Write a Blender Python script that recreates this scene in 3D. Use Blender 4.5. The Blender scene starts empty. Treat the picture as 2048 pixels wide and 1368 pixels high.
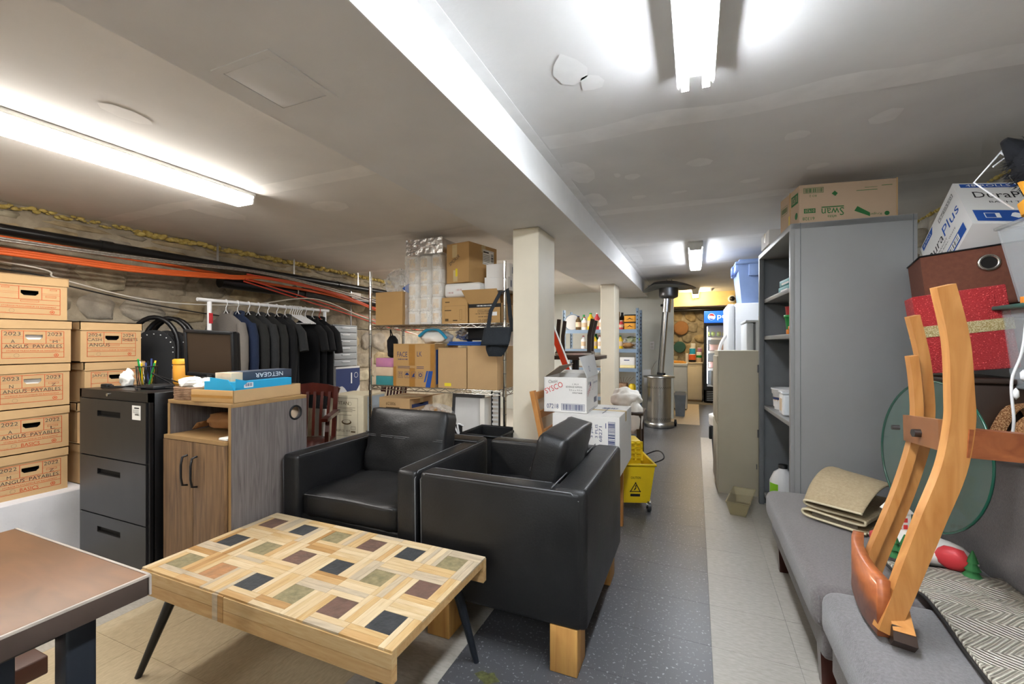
import bpy, bmesh, math, random
from mathutils import Vector, Matrix, Euler, noise
sc = bpy.context.scene
C = sc.collection
PI = math.pi
rnd = random.Random(7)

# ---------------------------------------------------------------- camera, world, exposure
cam = bpy.data.cameras.new('camera')
cam.sensor_width = 36.0
cam.lens = 870.0 / 2048.0 * 36.0
cam.shift_y = 4.0 / 2048.0
cam.clip_start = 0.02
cam_ob = bpy.data.objects.new('camera', cam)
C.objects.link(cam_ob)
cam_ob.location = (0, 0, 1.22)
cam_ob.rotation_euler = (PI / 2, 0, math.atan(367 / 870.0))
sc.camera = cam_ob
world = bpy.data.worlds.new('world')
sc.world = world
world.use_nodes = True
world.node_tree.nodes['Background'].inputs[0].default_value = (0.9, 0.95, 1, 1)
world.node_tree.nodes['Background'].inputs[1].default_value = 0.05
sc.view_settings.view_transform = 'Standard'
sc.view_settings.look = 'None'
sc.view_settings.exposure = 1.48
sc.view_settings.gamma = 1.0
sc.cycles.max_bounces = 9
sc.cycles.diffuse_bounces = 6
sc.cycles.transparent_max_bounces = 16
LAMP = 1.9          # overall strength of the fluorescent lamps

# ---------------------------------------------------------------- helpers
def lin(c):
    if isinstance(c, str):
        c = tuple(int(c[i:i + 2], 16) for i in (0, 2, 4))
    return tuple((v / 255 / 12.92 if v / 255 <= .04045 else ((v / 255 + .055) / 1.055) ** 2.4) for v in c) + (1,)

MATS = {}
def mat(name, c, r=.5, m=0., n=.12, ns=9., c2=None, b=0., bs=None, st=(1, 1, 1), spec=.5, e=0., tr=0., ior=1.45, alpha=1., coat=0., dist=0., det=5., sheen=0., ramp=(.3, .7), rv=0., wp=False):
    """procedural principled material: a noise mixes two tones, a finer noise gives relief"""
    M = bpy.data.materials.new(name); M.use_nodes = True
    nt = M.node_tree; N = nt.nodes; Lk = nt.links
    p = N['Principled BSDF']
    a = lin(c)
    if c2 is None:
        lo = tuple(v * (1 - n) for v in a[:3]) + (1,); hi = tuple(min(1, v * (1 + n)) for v in a[:3]) + (1,)
    else:
        lo, hi = a, lin(c2)
    tc = N.new('ShaderNodeTexCoord'); mp = N.new('ShaderNodeMapping'); mp.inputs['Scale'].default_value = st
    if wp: Lk.new(N.new('ShaderNodeNewGeometry').outputs['Position'], mp.inputs[0])
    else: Lk.new(tc.outputs['Object'], mp.inputs[0])
    nz = N.new('ShaderNodeTexNoise'); nz.inputs['Scale'].default_value = ns; nz.inputs['Detail'].default_value = det; nz.inputs['Distortion'].default_value = dist
    Lk.new(mp.outputs[0], nz.inputs['Vector'])
    rp = N.new('ShaderNodeValToRGB'); rp.color_ramp.elements[0].position = ramp[0]; rp.color_ramp.elements[1].position = ramp[1]
    rp.color_ramp.elements[0].color = lo; rp.color_ramp.elements[1].color = hi
    Lk.new(nz.outputs['Fac'], rp.inputs[0]); Lk.new(rp.outputs[0], p.inputs['Base Color'])
    p.inputs['Roughness'].default_value = r; p.inputs['Metallic'].default_value = m
    p.inputs['Specular IOR Level'].default_value = spec
    p.inputs['IOR'].default_value = ior
    p.inputs['Transmission Weight'].default_value = tr
    p.inputs['Alpha'].default_value = alpha
    p.inputs['Coat Weight'].default_value = coat
    p.inputs['Sheen Weight'].default_value = sheen
    if rv:
        mr = N.new('ShaderNodeMapRange'); mr.inputs['To Min'].default_value = max(0, r - rv); mr.inputs['To Max'].default_value = min(1, r + rv)
        Lk.new(nz.outputs['Fac'], mr.inputs[0]); Lk.new(mr.outputs[0], p.inputs['Roughness'])
    if e:
        p.inputs['Emission Color'].default_value = a; p.inputs['Emission Strength'].default_value = e
    if b:
        n2 = N.new('ShaderNodeTexNoise'); n2.inputs['Scale'].default_value = bs or ns * 4; n2.inputs['Detail'].default_value = 4
        Lk.new(mp.outputs[0], n2.inputs['Vector'])
        bp = N.new('ShaderNodeBump'); bp.inputs['Strength'].default_value = min(1, b); bp.inputs['Distance'].default_value = .01 * max(1, b)
        Lk.new(n2.outputs['Fac'], bp.inputs['Height']); Lk.new(bp.outputs[0], p.inputs['Normal'])
    MATS[name] = M
    return M

class B:
    """collects geometry for ONE mesh"""
    def __init__(s): s.v = []; s.f = []; s.sm = []
    def add(s, vs, fs, smooth=False, M=None):
        o = len(s.v)
        s.v += [tuple(M @ Vector(q)) if M is not None else tuple(q) for q in vs]
        s.f += [tuple(i + o for i in f) for f in fs]; s.sm += [smooth] * len(fs)
        return s
    def box(s, lo, hi, bev=0., seg=2, M=None, smooth=None):
        if bev <= 0:
            x0, y0, z0 = lo; x1, y1, z1 = hi
            vs = [(x0, y0, z0), (x1, y0, z0), (x1, y1, z0), (x0, y1, z0), (x0, y0, z1), (x1, y0, z1), (x1, y1, z1), (x0, y1, z1)]
            return s.add(vs, [(0, 3, 2, 1), (4, 5, 6, 7), (0, 1, 5, 4), (1, 2, 6, 5), (2, 3, 7, 6), (3, 0, 4, 7)], False, M)
        bm = bmesh.new(); bmesh.ops.create_cube(bm, size=1)
        sz = [hi[i] - lo[i] for i in range(3)]; ce = [(hi[i] + lo[i]) / 2 for i in range(3)]
        for v in bm.verts: v.co = Vector([v.co[i] * sz[i] + ce[i] for i in range(3)])
        bmesh.ops.bevel(bm, geom=bm.edges[:], offset=min(bev, min(sz) * .49), segments=seg, affect='EDGES', profile=.5)
        s.bm(bm, True if smooth is None else smooth, M); return s
    def bm(s, bm, smooth=False, M=None):
        bm.verts.index_update()
        s.add([v.co[:] for v in bm.verts], [[v.index for v in f.verts] for f in bm.faces], smooth, M); bm.free()
    def cyl(s, p0, p1, r0, r1=None, n=16, cap=True, smooth=True, M=None):
        p0 = Vector(p0); p1 = Vector(p1); r1 = r0 if r1 is None else r1
        a = (p1 - p0).normalized(); u = a.orthogonal().normalized(); w = a.cross(u)
        vs = []
        for p, r in ((p0, r0), (p1, r1)):
            vs += [p + r * (math.cos(2 * PI * i / n) * u + math.sin(2 * PI * i / n) * w) for i in range(n)]
        s.add(vs, [(i, (i + 1) % n, n + (i + 1) % n, n + i) for i in range(n)], smooth, M)
        if cap:
            s.add(vs, [tuple(range(n))[::-1], tuple(range(n, 2 * n))], False, M)
        return s
    def tube(s, pts, r, n=8, closed=False, cap=True, M=None):
        P = [Vector(p) for p in pts]; k = len(P); rr = r if isinstance(r, (list, tuple)) else [r] * k
        T = []
        for i in range(k):
            a = P[(i - 1) % k] if (closed or i) else P[0]; b = P[(i + 1) % k] if (closed or i < k - 1) else P[-1]
            T.append((b - a).normalized())
        u = T[0].orthogonal().normalized(); vs = []
        for i in range(k):
            u = (u - T[i] * u.dot(T[i]))
            u = u.normalized() if u.length > 1e-6 else T[i].orthogonal().normalized()
            w = T[i].cross(u)
            vs += [P[i] + rr[i] * (math.cos(2 * PI * j / n) * u + math.sin(2 * PI * j / n) * w) for j in range(n)]
        fs = []
        for i in range(k if closed else k - 1):
            a = i * n; b = ((i + 1) % k) * n
            fs += [(a + j, a + (j + 1) % n, b + (j + 1) % n, b + j) for j in range(n)]
        s.add(vs, fs, True, M)
        if cap and not closed:
            s.add(vs, [tuple(range(n))[::-1], tuple(range((k - 1) * n, k * n))], False, M)
        return s
    def bar(s, pts, w, t, side=(0, 0, 1), M=None, smooth=False):
        """rectangular section swept along pts: w along `side`, t across it"""
        P = [Vector(p) for p in pts]; k = len(P); S0 = Vector(side).normalized(); vs = []
        ww = w if isinstance(w, (list, tuple)) else [w] * k; tt = t if isinstance(t, (list, tuple)) else [t] * k
        for i in range(k):
            T = (P[min(i + 1, k - 1)] - P[max(i - 1, 0)]).normalized()
            S = (S0 - T * S0.dot(T)).normalized(); Q = T.cross(S)
            for a, b in ((-1, -1), (1, -1), (1, 1), (-1, 1)):
                vs.append(P[i] + S * a * ww[i] / 2 + Q * b * tt[i] / 2)
        fs = [(0, 1, 2, 3)[::-1], tuple(range(4 * k - 4, 4 * k))]
        for i in range(k - 1):
            a = 4 * i
            fs += [(a + j, a + (j + 1) % 4, a + 4 + (j + 1) % 4, a + 4 + j) for j in range(4)]
        return s.add(vs, fs, smooth, M)
    def lathe(s, prof, n=24, c=(0, 0, 0), M=None, smooth=True):
        vs = []; k = len(prof)
        for r, z in prof:
            vs += [(c[0] + r * math.cos(2 * PI * i / n), c[1] + r * math.sin(2 * PI * i / n), c[2] + z) for i in range(n)]
        fs = []
        for j in range(k - 1):
            fs += [(j * n + i, j * n + (i + 1) % n, (j + 1) * n + (i + 1) % n, (j + 1) * n + i) for i in range(n)]
        s.add(vs, fs, smooth, M)
        if prof[0][0] > 1e-5: s.add(vs[:n], [tuple(range(n))[::-1]], False, M)
        if prof[-1][0] > 1e-5: s.add(vs[-n:], [tuple(range(n))], False, M)
        return s
    def prism(s, poly, lo, hi, axis='z', M=None):
        """polygon (2D) extruded: axis z -> (a,b,t); y -> (a,t,b); x -> (t,a,b)"""
        f = {'z': lambda a, b, t: (a, b, t), 'y': lambda a, b, t: (a, t, b), 'x': lambda a, b, t: (t, a, b)}[axis]
        k = len(poly); vs = [f(a, b, lo) for a, b in poly] + [f(a, b, hi) for a, b in poly]
        fs = [tuple(range(k))[::-1], tuple(range(k, 2 * k))] + [(i, (i + 1) % k, k + (i + 1) % k, k + i) for i in range(k)]
        return s.add(vs, fs, False, M)
    def grid(s, fn, nu, nv, smooth=True, M=None, wrap=False):
        vs = [fn(i / nu, j / nv) for j in range(nv + 1) for i in range(nu + 1)]
        fs = [(j * (nu + 1) + i, j * (nu + 1) + i + 1, (j + 1) * (nu + 1) + i + 1, (j + 1) * (nu + 1) + i) for j in range(nv) for i in range(nu)]
        return s.add(vs, fs, smooth, M)
    def blob(s, c, r, amp=.15, fr=3., sub=2, seed=0, M=None, smooth=True):
        bm = bmesh.new(); bmesh.ops.create_icosphere(bm, subdivisions=sub, radius=1)
        r = r if isinstance(r, (tuple, list)) else (r, r, r)
        for v in bm.verts:
            d = 1 + amp * noise.noise(v.co * fr + Vector((seed * 7.3, seed, 0)))
            v.co = Vector((c[i] + v.co[i] * r[i] * d for i in range(3)))
        s.bm(bm, smooth, M); return s
    def mesh(s, name):
        me = bpy.data.meshes.new(name); me.from_pydata(s.v, [], s.f)
        me.polygons.foreach_set('use_smooth', s.sm); me.update()
        bm = bmesh.new(); bm.from_mesh(me); bmesh.ops.recalc_face_normals(bm, faces=bm.faces[:]); bm.to_mesh(me); bm.free()
        return me

def M_(m): return MATS[m] if isinstance(m, str) else m
FLAT = ('print', 'lettering', 'handwriting', 'tape_strip', 'numbers', 'sticker', 'code_bars', 'tape', 'seam', 'piping', 'patch', 'trees', 'studs', 'windows')
def obj(name, b, m, parent=None, label=None, kind=None, solid=0., sub=0):
    if parent is not None and kind is None and any(q in name for q in FLAT) and name not in ('plaster_patch',): kind = 'stuff'   # flat print and stitches: too small to pick apart
    me = b.mesh(name) if isinstance(b, B) else b
    if not me.materials: me.materials.append(M_(m))
    o = bpy.data.objects.new(name, me); C.objects.link(o)
    if parent is not None: o.parent = parent
    if label: o['label'] = label
    if kind: o['kind'] = kind
    if solid:
        q = o.modifiers.new('thickness', 'SOLIDIFY'); q.thickness = solid; q.offset = 0
    if sub:
        q = o.modifiers.new('smooth', 'SUBSURF'); q.levels = sub; q.render_levels = sub
    return o
def thing(name, label, cat, loc=(0, 0, 0), rz=0., group=None, rx=0., ry=0.):
    o = bpy.data.objects.new(name, None); C.objects.link(o); o.empty_display_size = .1
    o.location = loc; o.rotation_euler = (rx, ry, rz)
    o['label'] = label; o['category'] = cat
    if group: o['group'] = group
    return o
def tag(o, label, cat, group=None):
    o['label'] = label; o['category'] = cat
    if group: o['group'] = group
    return o
def struct(name, b, m, parent=None):
    o = obj(name, b, m, parent)
    if parent is None: o['kind'] = 'structure'
    return o
def dup(root, loc, rz=None, label=None):
    r = root.copy(); C.objects.link(r); r.location = loc
    if rz is not None: r.rotation_euler = (0, 0, rz)
    if label: r['label'] = label
    for ch in list(root.children):
        c = ch.copy(); C.objects.link(c); c.parent = r
        for g in ch.children:
            d = g.copy(); C.objects.link(d); d.parent = c
    return r

def textgeo(b, s, o, ux, uy, w, h):
    """flat lettering filling a w x h rectangle that starts at o and runs along ux, uy"""
    cu = bpy.data.curves.new('t', 'FONT'); cu.body = s; cu.resolution_u = 2
    ob = bpy.data.objects.new('t', cu); me = bpy.data.meshes.new_from_object(ob)
    vs = [v.co.copy() for v in me.vertices]; fs = [tuple(p.vertices) for p in me.polygons]
    bpy.data.objects.remove(ob); bpy.data.meshes.remove(me); bpy.data.curves.remove(cu)
    if not vs: return b
    x0 = min(v.x for v in vs); x1 = max(v.x for v in vs); y0 = min(v.y for v in vs); y1 = max(v.y for v in vs)
    o = Vector(o); ux = Vector(ux); uy = Vector(uy)
    b.add([o + ux * (w * (v.x - x0) / (x1 - x0 or 1)) + uy * (h * (v.y - y0) / (y1 - y0 or 1)) for v in vs], fs)
    return b
class Face:
    """a printed face: origin, two directions; coordinates in metres on that face"""
    def __init__(s, o, ux, uy, off=.0008):
        s.ux = Vector(ux).normalized(); s.uy = Vector(uy).normalized(); s.n = s.ux.cross(s.uy); s.o = Vector(o) + s.n * off
    def p(s, u, v, k=0.): return s.o + s.ux * u + s.uy * v + s.n * k
    def text(s, b, t, u, v, w, h, rot=0):
        ux, uy = s.ux, s.uy
        if rot: a = math.radians(rot); ux, uy = ux * math.cos(a) + uy * math.sin(a), uy * math.cos(a) - ux * math.sin(a)
        return textgeo(b, t, s.p(u, v), ux, uy, w, h)
    def rect(s, b, u, v, w, h, k=0.):
        return b.add([s.p(u, v, k), s.p(u + w, v, k), s.p(u + w, v + h, k), s.p(u, v + h, k)], [(0, 1, 2, 3)])
    def frame(s, b, u, v, w, h, t=.0015):
        for q in ((u, v, w, t), (u, v + h - t, w, t), (u, v, t, h), (u + w - t, v, t, h)): s.rect(b, *q)
        return b
    def bars(s, b, u, v, w, h, n=14, vert=True, seed=1):
        q = random.Random(seed); x = 0.
        L = w if vert else h
        while x < L:
            t = L / n * q.uniform(.25, .8)
            s.rect(b, *((u + x, v, min(t, L - x), h) if vert else (u, v + x, w, min(t, L - x)))); x += L / n * q.uniform(.8, 1.3)
        return b
    def poly(s, b, pts, k=0.):
        return b.add([s.p(u, v, k) for u, v in pts], [tuple(range(len(pts)))])
    def disc(s, b, u, v, r, n=20, r0=0.):
        if r0 <= 0: return s.poly(b, [(u + r * math.cos(2 * PI * i / n), v + r * math.sin(2 * PI * i / n)) for i in range(n)])
        vs = [s.p(u + q * math.cos(2 * PI * i / n), v + q * math.sin(2 * PI * i / n)) for q in (r0, r) for i in range(n)]
        return b.add(vs, [(i, (i + 1) % n, n + (i + 1) % n, n + i) for i in range(n)])
X3 = Vector((1, 0, 0)); Y3 = Vector((0, 1, 0)); Z3 = Vector((0, 0, 1))

# ---------------------------------------------------------------- materials
mat('ceiling_paint', 'dedddc', .75, n=.05, ns=3, b=.05, bs=60)
mat('ceiling_warm', 'dedad4', .75, n=.05, ns=3, b=.05, bs=60)
mat('plaster_patch', 'e9e8e7', .7, n=.05, ns=10)
mat('plaster_warm', 'e9e5df', .7, n=.05, ns=10)
mat('beam_side', 'efefee', .6, n=.03)
mat('wall_white', 'cfd2cb', .6, n=.06, ns=2, b=.05)
mat('column_cream', 'e0d8c4', .5, n=.05, ns=3)
mat('mortar', 'b8ab94', .95, c2='877c69', ns=7, b=1., bs=34, det=9)
mat('mortar_pale', 'b0ab9c', .95, c2='8d887c', ns=6, b=.9, bs=26)
mat('stone_a', 'aea28c', .9, c2='7b7262', ns=9, b=.9, bs=30, det=8)
mat('stone_b', 'bca985', .9, c2='8c7b5e', ns=9, b=.9, bs=30, det=8)
mat('stone_c', '8a8377', .9, c2='aea493', ns=10, b=.9, bs=30, det=8)
mat('stone_d', 'c2b89e', .9, c2='988e78', ns=10, b=.9, bs=30, det=8)
mat('foam_yellow', 'd3bd72', .9, c2='ab9146', ns=30, b=.8, bs=60)
mat('ledge_paint', 'd5d4d6', .8, n=.05, ns=4, b=.6, bs=14)
mat('tile_dark', '4e4e51', .36, c2='97979a', ns=85, det=1.5, ramp=(.62, .74), wp=True)
mat('tile_light', 'b4afa6', .42, c2='a19b90', ns=34, det=8, b=.03, st=(1, 3, 1), wp=True)
mat('tile_far', 'c9b9a2', .42, c2='b8a891', ns=34, det=8, wp=True)
mat('tile_beige', 'c2b294', .42, c2='ae9e80', ns=34, det=8, st=(3, 1, 1), wp=True)
mat('grout', '6a6660', .9)
mat('yellow_paint', 'd9c48c', .7, n=.05)
mat('lamp_metal', 'dcdcd8', .4)
mat('leather', '1a1a1b', .42, n=.3, ns=5, b=.12, bs=130, spec=.5, rv=.1)
mat('leather_seam', '59595b', .5)
mat('lumber', 'd5a45c', .6, c2='b98445', ns=3, st=(9, 9, .8), dist=1.2)
mat('cardboard', 'bd9c70', .85, n=.07, ns=4, b=.05, bs=90)
mat('cardboard_warm', 'b8925e', .85, n=.07, ns=4, b=.05, bs=90)
mat('cardboard_pale', 'd0ae7c', .85, n=.06, ns=4, b=.05, bs=90)
mat('cardboard_grey', 'a99a8a', .85, n=.06, ns=4)
mat('cardboard_in', '9a8262', .9, n=.06)
mat('carton_white', 'e4e2de', .65, n=.03, ns=4)
mat('carton_grey', 'cfcfcd', .7, n=.03)
mat('tape_clear', 'cfb98c', .25, n=.1, spec=.6)
mat('tape_brown', 'a9793a', .3, n=.1)
mat('paper', 'efece4', .8, n=.03)
mat('ink_red', 'bf4a20', .8, n=.05)
mat('ink_pencil', '4a4640', .8, n=.05)
mat('ink_black', '1d1b1a', .8, n=.05)
mat('ink_blue', '1d4f9f', .7, n=.05)
mat('ink_navy', '2a3a6a', .7, n=.05)
mat('ink_green', '2c6b38', .8, n=.05)
mat('ink_brown', '5a4526', .8, n=.05)
mat('ink_crimson', 'c62f2b', .7, n=.05)
mat('ink_yellow', 'e6d22c', .7, n=.05)
mat('white_ink', 'f2f2f0', .7, n=.02)
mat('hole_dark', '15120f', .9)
mat('black_enamel', '141416', .33, n=.2, ns=4, spec=.5)
mat('black_drawer', '1f1e1f', .3, n=.15, ns=3, st=(6, 6, .5), spec=.6)
mat('black_plastic', '17181a', .5, n=.15)
mat('black_rubber', '0e0e0f', .7)
mat('chrome', 'c9c6bf', .18, m=1., n=.08)
mat('steel', 'b4b3b0', .28, m=1., n=.12, ns=20, st=(1, 1, .2))
mat('steel_dark', '6f7174', .35, m=1., n=.1)
mat('blue_steel', '7f93a8', .45, n=.06, m=.2)
mat('wood_door', '58422e', .5, c2='856748', ns=6, st=(9, 9, .5), dist=1.4, det=8)
mat('wood_grey', '7b7470', .55, c2='5a5350', ns=6, st=(8, 8, .45), dist=1.8, det=8)
mat('wood_edge', '9a7a50', .55, n=.1)
mat('wood_dark_top', '6b4a2e', .42, c2='7d5535', ns=3, st=(2, 6, 2), dist=1, spec=.5)
mat('wood_dark_edge', '453932', .4, n=.2, ns=8)
mat('iron_blue', '2b3038', .35, m=.5, n=.2, ns=3)
mat('cherry', '4c1c12', .28, c2='331009', ns=5, st=(3, 3, .8), coat=.3)
mat('walnut_dark', '33261f', .35, n=.2, ns=6)
mat('teak', 'c88f52', .38, c2='ad7238', ns=4, st=(5, 5, .9), dist=1.3, coat=.15)
mat('teak_red', 'b2673a', .38, c2='8f4a26', ns=4, st=(.9, 5, 5), dist=1.3, coat=.15)
for k_, (a_, b_) in enumerate([('cdb691', 'ba9f73'), ('c29f6f', 'ad8752'), ('d4c19f', 'c1aa84'), ('b08854', '977040'), ('c1b096', 'a3947e'), ('c8ab7e', 'b4915c')]):
    mat('mosaic_wood_%d' % k_, a_, .5, c2=b_, ns=7, st=(1.2, 9, 9), dist=1.)
    mat('mosaic_wood_cross_%d' % k_, a_, .5, c2=b_, ns=7, st=(9, 1.2, 9), dist=1.)
mat('slate_black', '3b3d3f', .6, c2='2c2e30', ns=30, b=.3, bs=70)
mat('slate_olive', '8f8462', .7, c2='6f6648', ns=40, b=.3, bs=70)
mat('slate_maroon', '6f5246', .65, c2='57443a', ns=25, b=.3, bs=70)
mat('slate_rust', 'b07c50', .7, c2='8e6a48', ns=35, b=.3, bs=70)
mat('sofa_grey', '6f6968', .95, c2='5d5857', ns=120, b=.35, bs=300, sheen=.3)
mat('sofa_grey_light', '787576', .95, c2='656263', ns=120, b=.35, bs=300, sheen=.3)
mat('sofa_back', '645a55', .95, c2='554c48', ns=120, b=.35, bs=300, sheen=.3)
mat('rug_back', 'b3a182', .95, c2='a39172', ns=90, b=.4, bs=260)
mat('rug_edge', 'cfc3a4', .9)
mat('rug_pile', '5d5548', .98, n=.3, ns=120)
mat('cabinet_grey', '8d8d8c', .42, n=.04, ns=2)
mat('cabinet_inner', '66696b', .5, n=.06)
mat('panel_beige', 'b2aa95', .5, n=.04, ns=2)
mat('plastic_white', 'e9e9ea', .4, n=.03)
mat('plastic_blue', '7f95c0', .45, n=.05)
mat('plastic_blue_dark', '5a6fa5', .45, n=.05)
mat('plastic_teal', '2e5a52', .4)
mat('plastic_clear', 'eef2f4', .12, n=.02, tr=0., alpha=.3)
mat('plastic_frost', 'c4cacd', .3, n=.03, alpha=.34)
mat('plastic_amber', 'bcae84', .2, alpha=.4)
mat('film', 'f4f4f2', .12, n=.02, alpha=.28, b=1., bs=40)
mat('tissue', 'eeeae2', .9, n=.04, b=.2, bs=40)
mat('glass_green', '3f6b5c', .03, tr=1., n=.02, ior=1.5)
mat('glass_edge', '14503f', .08, n=.1, spec=.8)
mat('glass_clear', 'f0f6f8', .03, n=.01, alpha=.18)
mat('fridge_white', 'dfe2e6', .35, n=.02)
mat('fridge_grey', 'c6cacd', .4, n=.02)
mat('yellow_plastic', 'e3c11a', .4, n=.06)
mat('yellow_lid', 'e0a12a', .45, n=.05)
mat('red_glitter', 'a80f17', .5, c2='ff7a72', ns=190, b=1., bs=220, det=2, ramp=(.60, .70), spec=.8)
mat('gold_glitter', 'c9b071', .4, c2='f0e3b4', ns=260, b=1., bs=320, ramp=(.45, .55), m=.5)
mat('bronze_glitter', '9a6238', .4, c2='d8a878', ns=260, b=1., bs=320, ramp=(.45, .55), m=.4)
mat('brown_fabric', '6b4030', .95, n=.1, ns=60, b=.2, bs=300)
mat('red_plastic', 'c0343a', .45)
mat('green_plastic', '1f9a48', .45)
mat('orange_plastic', 'e0821e', .5)
mat('orange_conduit', 'e2662e', .5, n=.06)
mat('red_cable', 'c8442c', .5, n=.06)
mat('armoured', '9b958c', .4, m=.6, n=.3, ns=60)
mat('black_pipe', '151515', .32, n=.3, ns=8, spec=.5)
mat('cable_white', 'dcd8cc', .6)
mat('cable_dark', '221f1d', .7)
mat('garment_grey', '6f6a64', .95, n=.08, ns=8, b=.3, bs=160)
mat('garment_navy', '1b2740', .95, n=.1, ns=8, b=.3, bs=160)
mat('garment_charcoal', '232322', .95, n=.12, ns=8, b=.3, bs=160)
mat('garment_black', '131315', .95, n=.12, ns=8, b=.3, bs=160)
mat('garment_slate', '2b2c2d', .95, n=.12, ns=8, b=.3, bs=160)
mat('bag_black', '262c33', .85, n=.2, ns=7, b=.3, bs=90)
mat('bag_kraft', '8e6238', .8, n=.15, ns=9, b=.6, bs=24)
mat('monitor_screen', '3a2d22', .25, n=.1, ns=3)
mat('orange_jar', 'e6a23a', .5, n=.06)
mat('cyan_card', '2aa2cf', .4, n=.08, ns=5)
mat('teal_card', '3f8f93', .5, n=.1)
mat('pink_card', 'd88fa5', .5, c2='a06aa8', ns=5)
mat('cream_card', 'e2cfb2', .6, c2='c9a98a', ns=6, st=(1, 4, 1))
mat('edge_highlight_worn', 'a89d92', .5)
mat('throw_white', 'd6d0c0', .98, n=.06, ns=30, b=.6, bs=120)
mat('throw_grey', '8f887a', .98, n=.06, ns=30, b=.6, bs=120)
mat('fur_black', '15161a', .95, n=.4, ns=30)
mat('felt_orange', 'e09a2c', .95, n=.08)
mat('netting', 'd8d8d4', .9, alpha=.45)
mat('xmas_cloth', 'e6e2da', .9, n=.04)
mat('pepsi_blue', '1d4fb0', .35, c2='2f74d8', ns=3)
mat('cool_inner', '8fa6c0', .4, n=.1, ns=5)
mat('vegetable', '5f9a3a', .6, c2='c8c060', ns=8)
mat('potato', 'b08a5a', .85, c2='8a6238', ns=5)
mat('wicker', 'a58468', .8, c2='7a5c44', ns=30, b=.6, bs=60)
mat('foil', 'd4d2d0', .22, m=.8, n=.25, ns=12, b=1., bs=30)

# ================================================================ THE ROOM
T = .305
XS = .06            # right edge of the dark aisle strip
XW = -4.05          # face of the stone wall
floor = struct('floor', B().box((-4.3, -3, -.06), (1.8, 10.8, -.002)), 'grout')
def tile_mesh(m, w=T, d=T):
    me = B().box((.0006, .0006, -.003), (w - .0006, d - .0006, 0)).mesh('tile'); me.materials.append(M_(m)); return me
TM = {k: tile_mesh(k) for k in ('tile_light', 'tile_dark', 'tile_beige', 'tile_far')}
def tiles(m, i0, i1, y0, n):
    for i in range(i0, i1):
        for j in range(n):
            o = obj('tile', TM[m], m, floor); o.location = (XS + i * T, y0 + j * T, 0)
Y0 = 1.32
tiles('tile_dark', -3, 0, Y0, 19)
tiles('tile_light', 0, 2, Y0, 16)
tiles('tile_dark', 0, 2, Y0 + 16 * T, 3)
tiles('tile_light', -10, -8, .405, 7)
tiles('tile_beige', -8, -4, .405, 7)
tiles('tile_light', -4, -3, .405, 7)
tiles('tile_dark', 0, 2, Y0 + 19 * T, 8)
tiles('tile_far', -3, 0, Y0 + 19 * T, 8)
# the floor that nobody sees between the furniture: one bed of the same sheet
for nm, x0, x1, y0, y1, m in (('tile_field', -4.2, XS - 10 * T, -3, 7.6, 'tile_light'), ('tile_field', XS - 10 * T, XS - 3 * T, .405 + 7 * T, 7.6, 'tile_light'), ('tile_field', XS + 2 * T, 1.7, -3, 10.6, 'tile_light'),
                              ('tile_field', XS - 10 * T, XS - 3 * T, -3, .405, 'tile_light'), ('tile_field', XS - 3 * T, XS, -3, Y0, 'tile_dark'), ('tile_field', XS, XS + 2 * T, -3, Y0, 'tile_light')):
    obj(nm, B().box((x0, y0, -.003), (x1, y1, 0)), m, floor)
obj('wax_spot', B().add([(-.70 + r_ * math.cos(a_), 1.43 + r_ * math.sin(a_), .0006) for a_, r_ in [(k * .63, (.05, .03, .035, .02, .04, .055, .03, .025, .045, .03)[k]) for k in range(10)]], [tuple(range(10))]), mat('dried_spill', '3a3c28', .3, c2='6a6a40', ns=60), floor)

ZL, ZR, ZB = 2.12, 2.2, 2.01
BX0, BX1 = -1.36, -.733
ceil = struct('ceiling', B().box((BX1, -3, ZR), (1.8, 10.8, ZR + .1)), 'ceiling_paint')
obj('lower_ceiling', B().box((-4.3, -3, ZL), (BX0, 7.6, ZL + .18)), 'ceiling_warm', ceil)
beam = struct('ceiling_beam', B().box((BX0, -3, ZB), (BX1 - .004, 7.56, ZR + .1)), 'ceiling_paint')
obj('side_board', B().box((BX1 - .004, -3, ZB), (BX1, 7.56, ZR)), 'beam_side', beam)
ap = obj('access_panel', B().box((-1.265, .842, ZB - .003), (-1.079, 1.04, ZB + .001), .001), 'ceiling_paint', beam)
f = B(); 
for q in ((-1.29, .818, -1.267, 1.064), (-1.077, .818, -1.052, 1.064), (-1.267, .818, -1.077, .84), (-1.267, 1.042, -1.077, 1.064)):
    f.box((q[0], q[1], ZB - .004), (q[2], q[3], ZB + .001))
obj('access_panel_frame', f, 'ceiling_paint', beam)
# plaster joints and patches on the ceiling boards (real filler, a little proud)
def wob(x0, x1, y, w, z, seed):
    n = 24; b = B(); vs = []
    for i in range(n + 1):
        x = x0 + (x1 - x0) * i / n; d = .35 * w * noise.noise(Vector((x * 3, seed, 0)))
        vs += [(x, y - w / 2 + d, z), (x, y + w / 2 + d * .5, z)]
    b.add(vs, [(2 * i, 2 * i + 1, 2 * i + 3, 2 * i + 2) for i in range(n)]); return b
for i, (y, w) in enumerate(((2.02, .14), (3.27, .12), (4.45, .12), (5.75, .1), (.7, .12))):
    obj('plaster_joint', wob(BX1 + .06, 1.6, y, w, ZR - .0015, i), 'plaster_patch', ceil)
for i, y in enumerate((1.78, 3.0, 4.3)):
    obj('plaster_joint', wob(XW + .1, BX0 - .01, y, .12, ZL - .0015, i + 9), 'plaster_warm', ceil)
obj('plaster_joint', B().box((BX1, -3, ZR - .0015), (BX1 + .05, 7.5, ZR)), 'plaster_patch', ceil)
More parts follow.
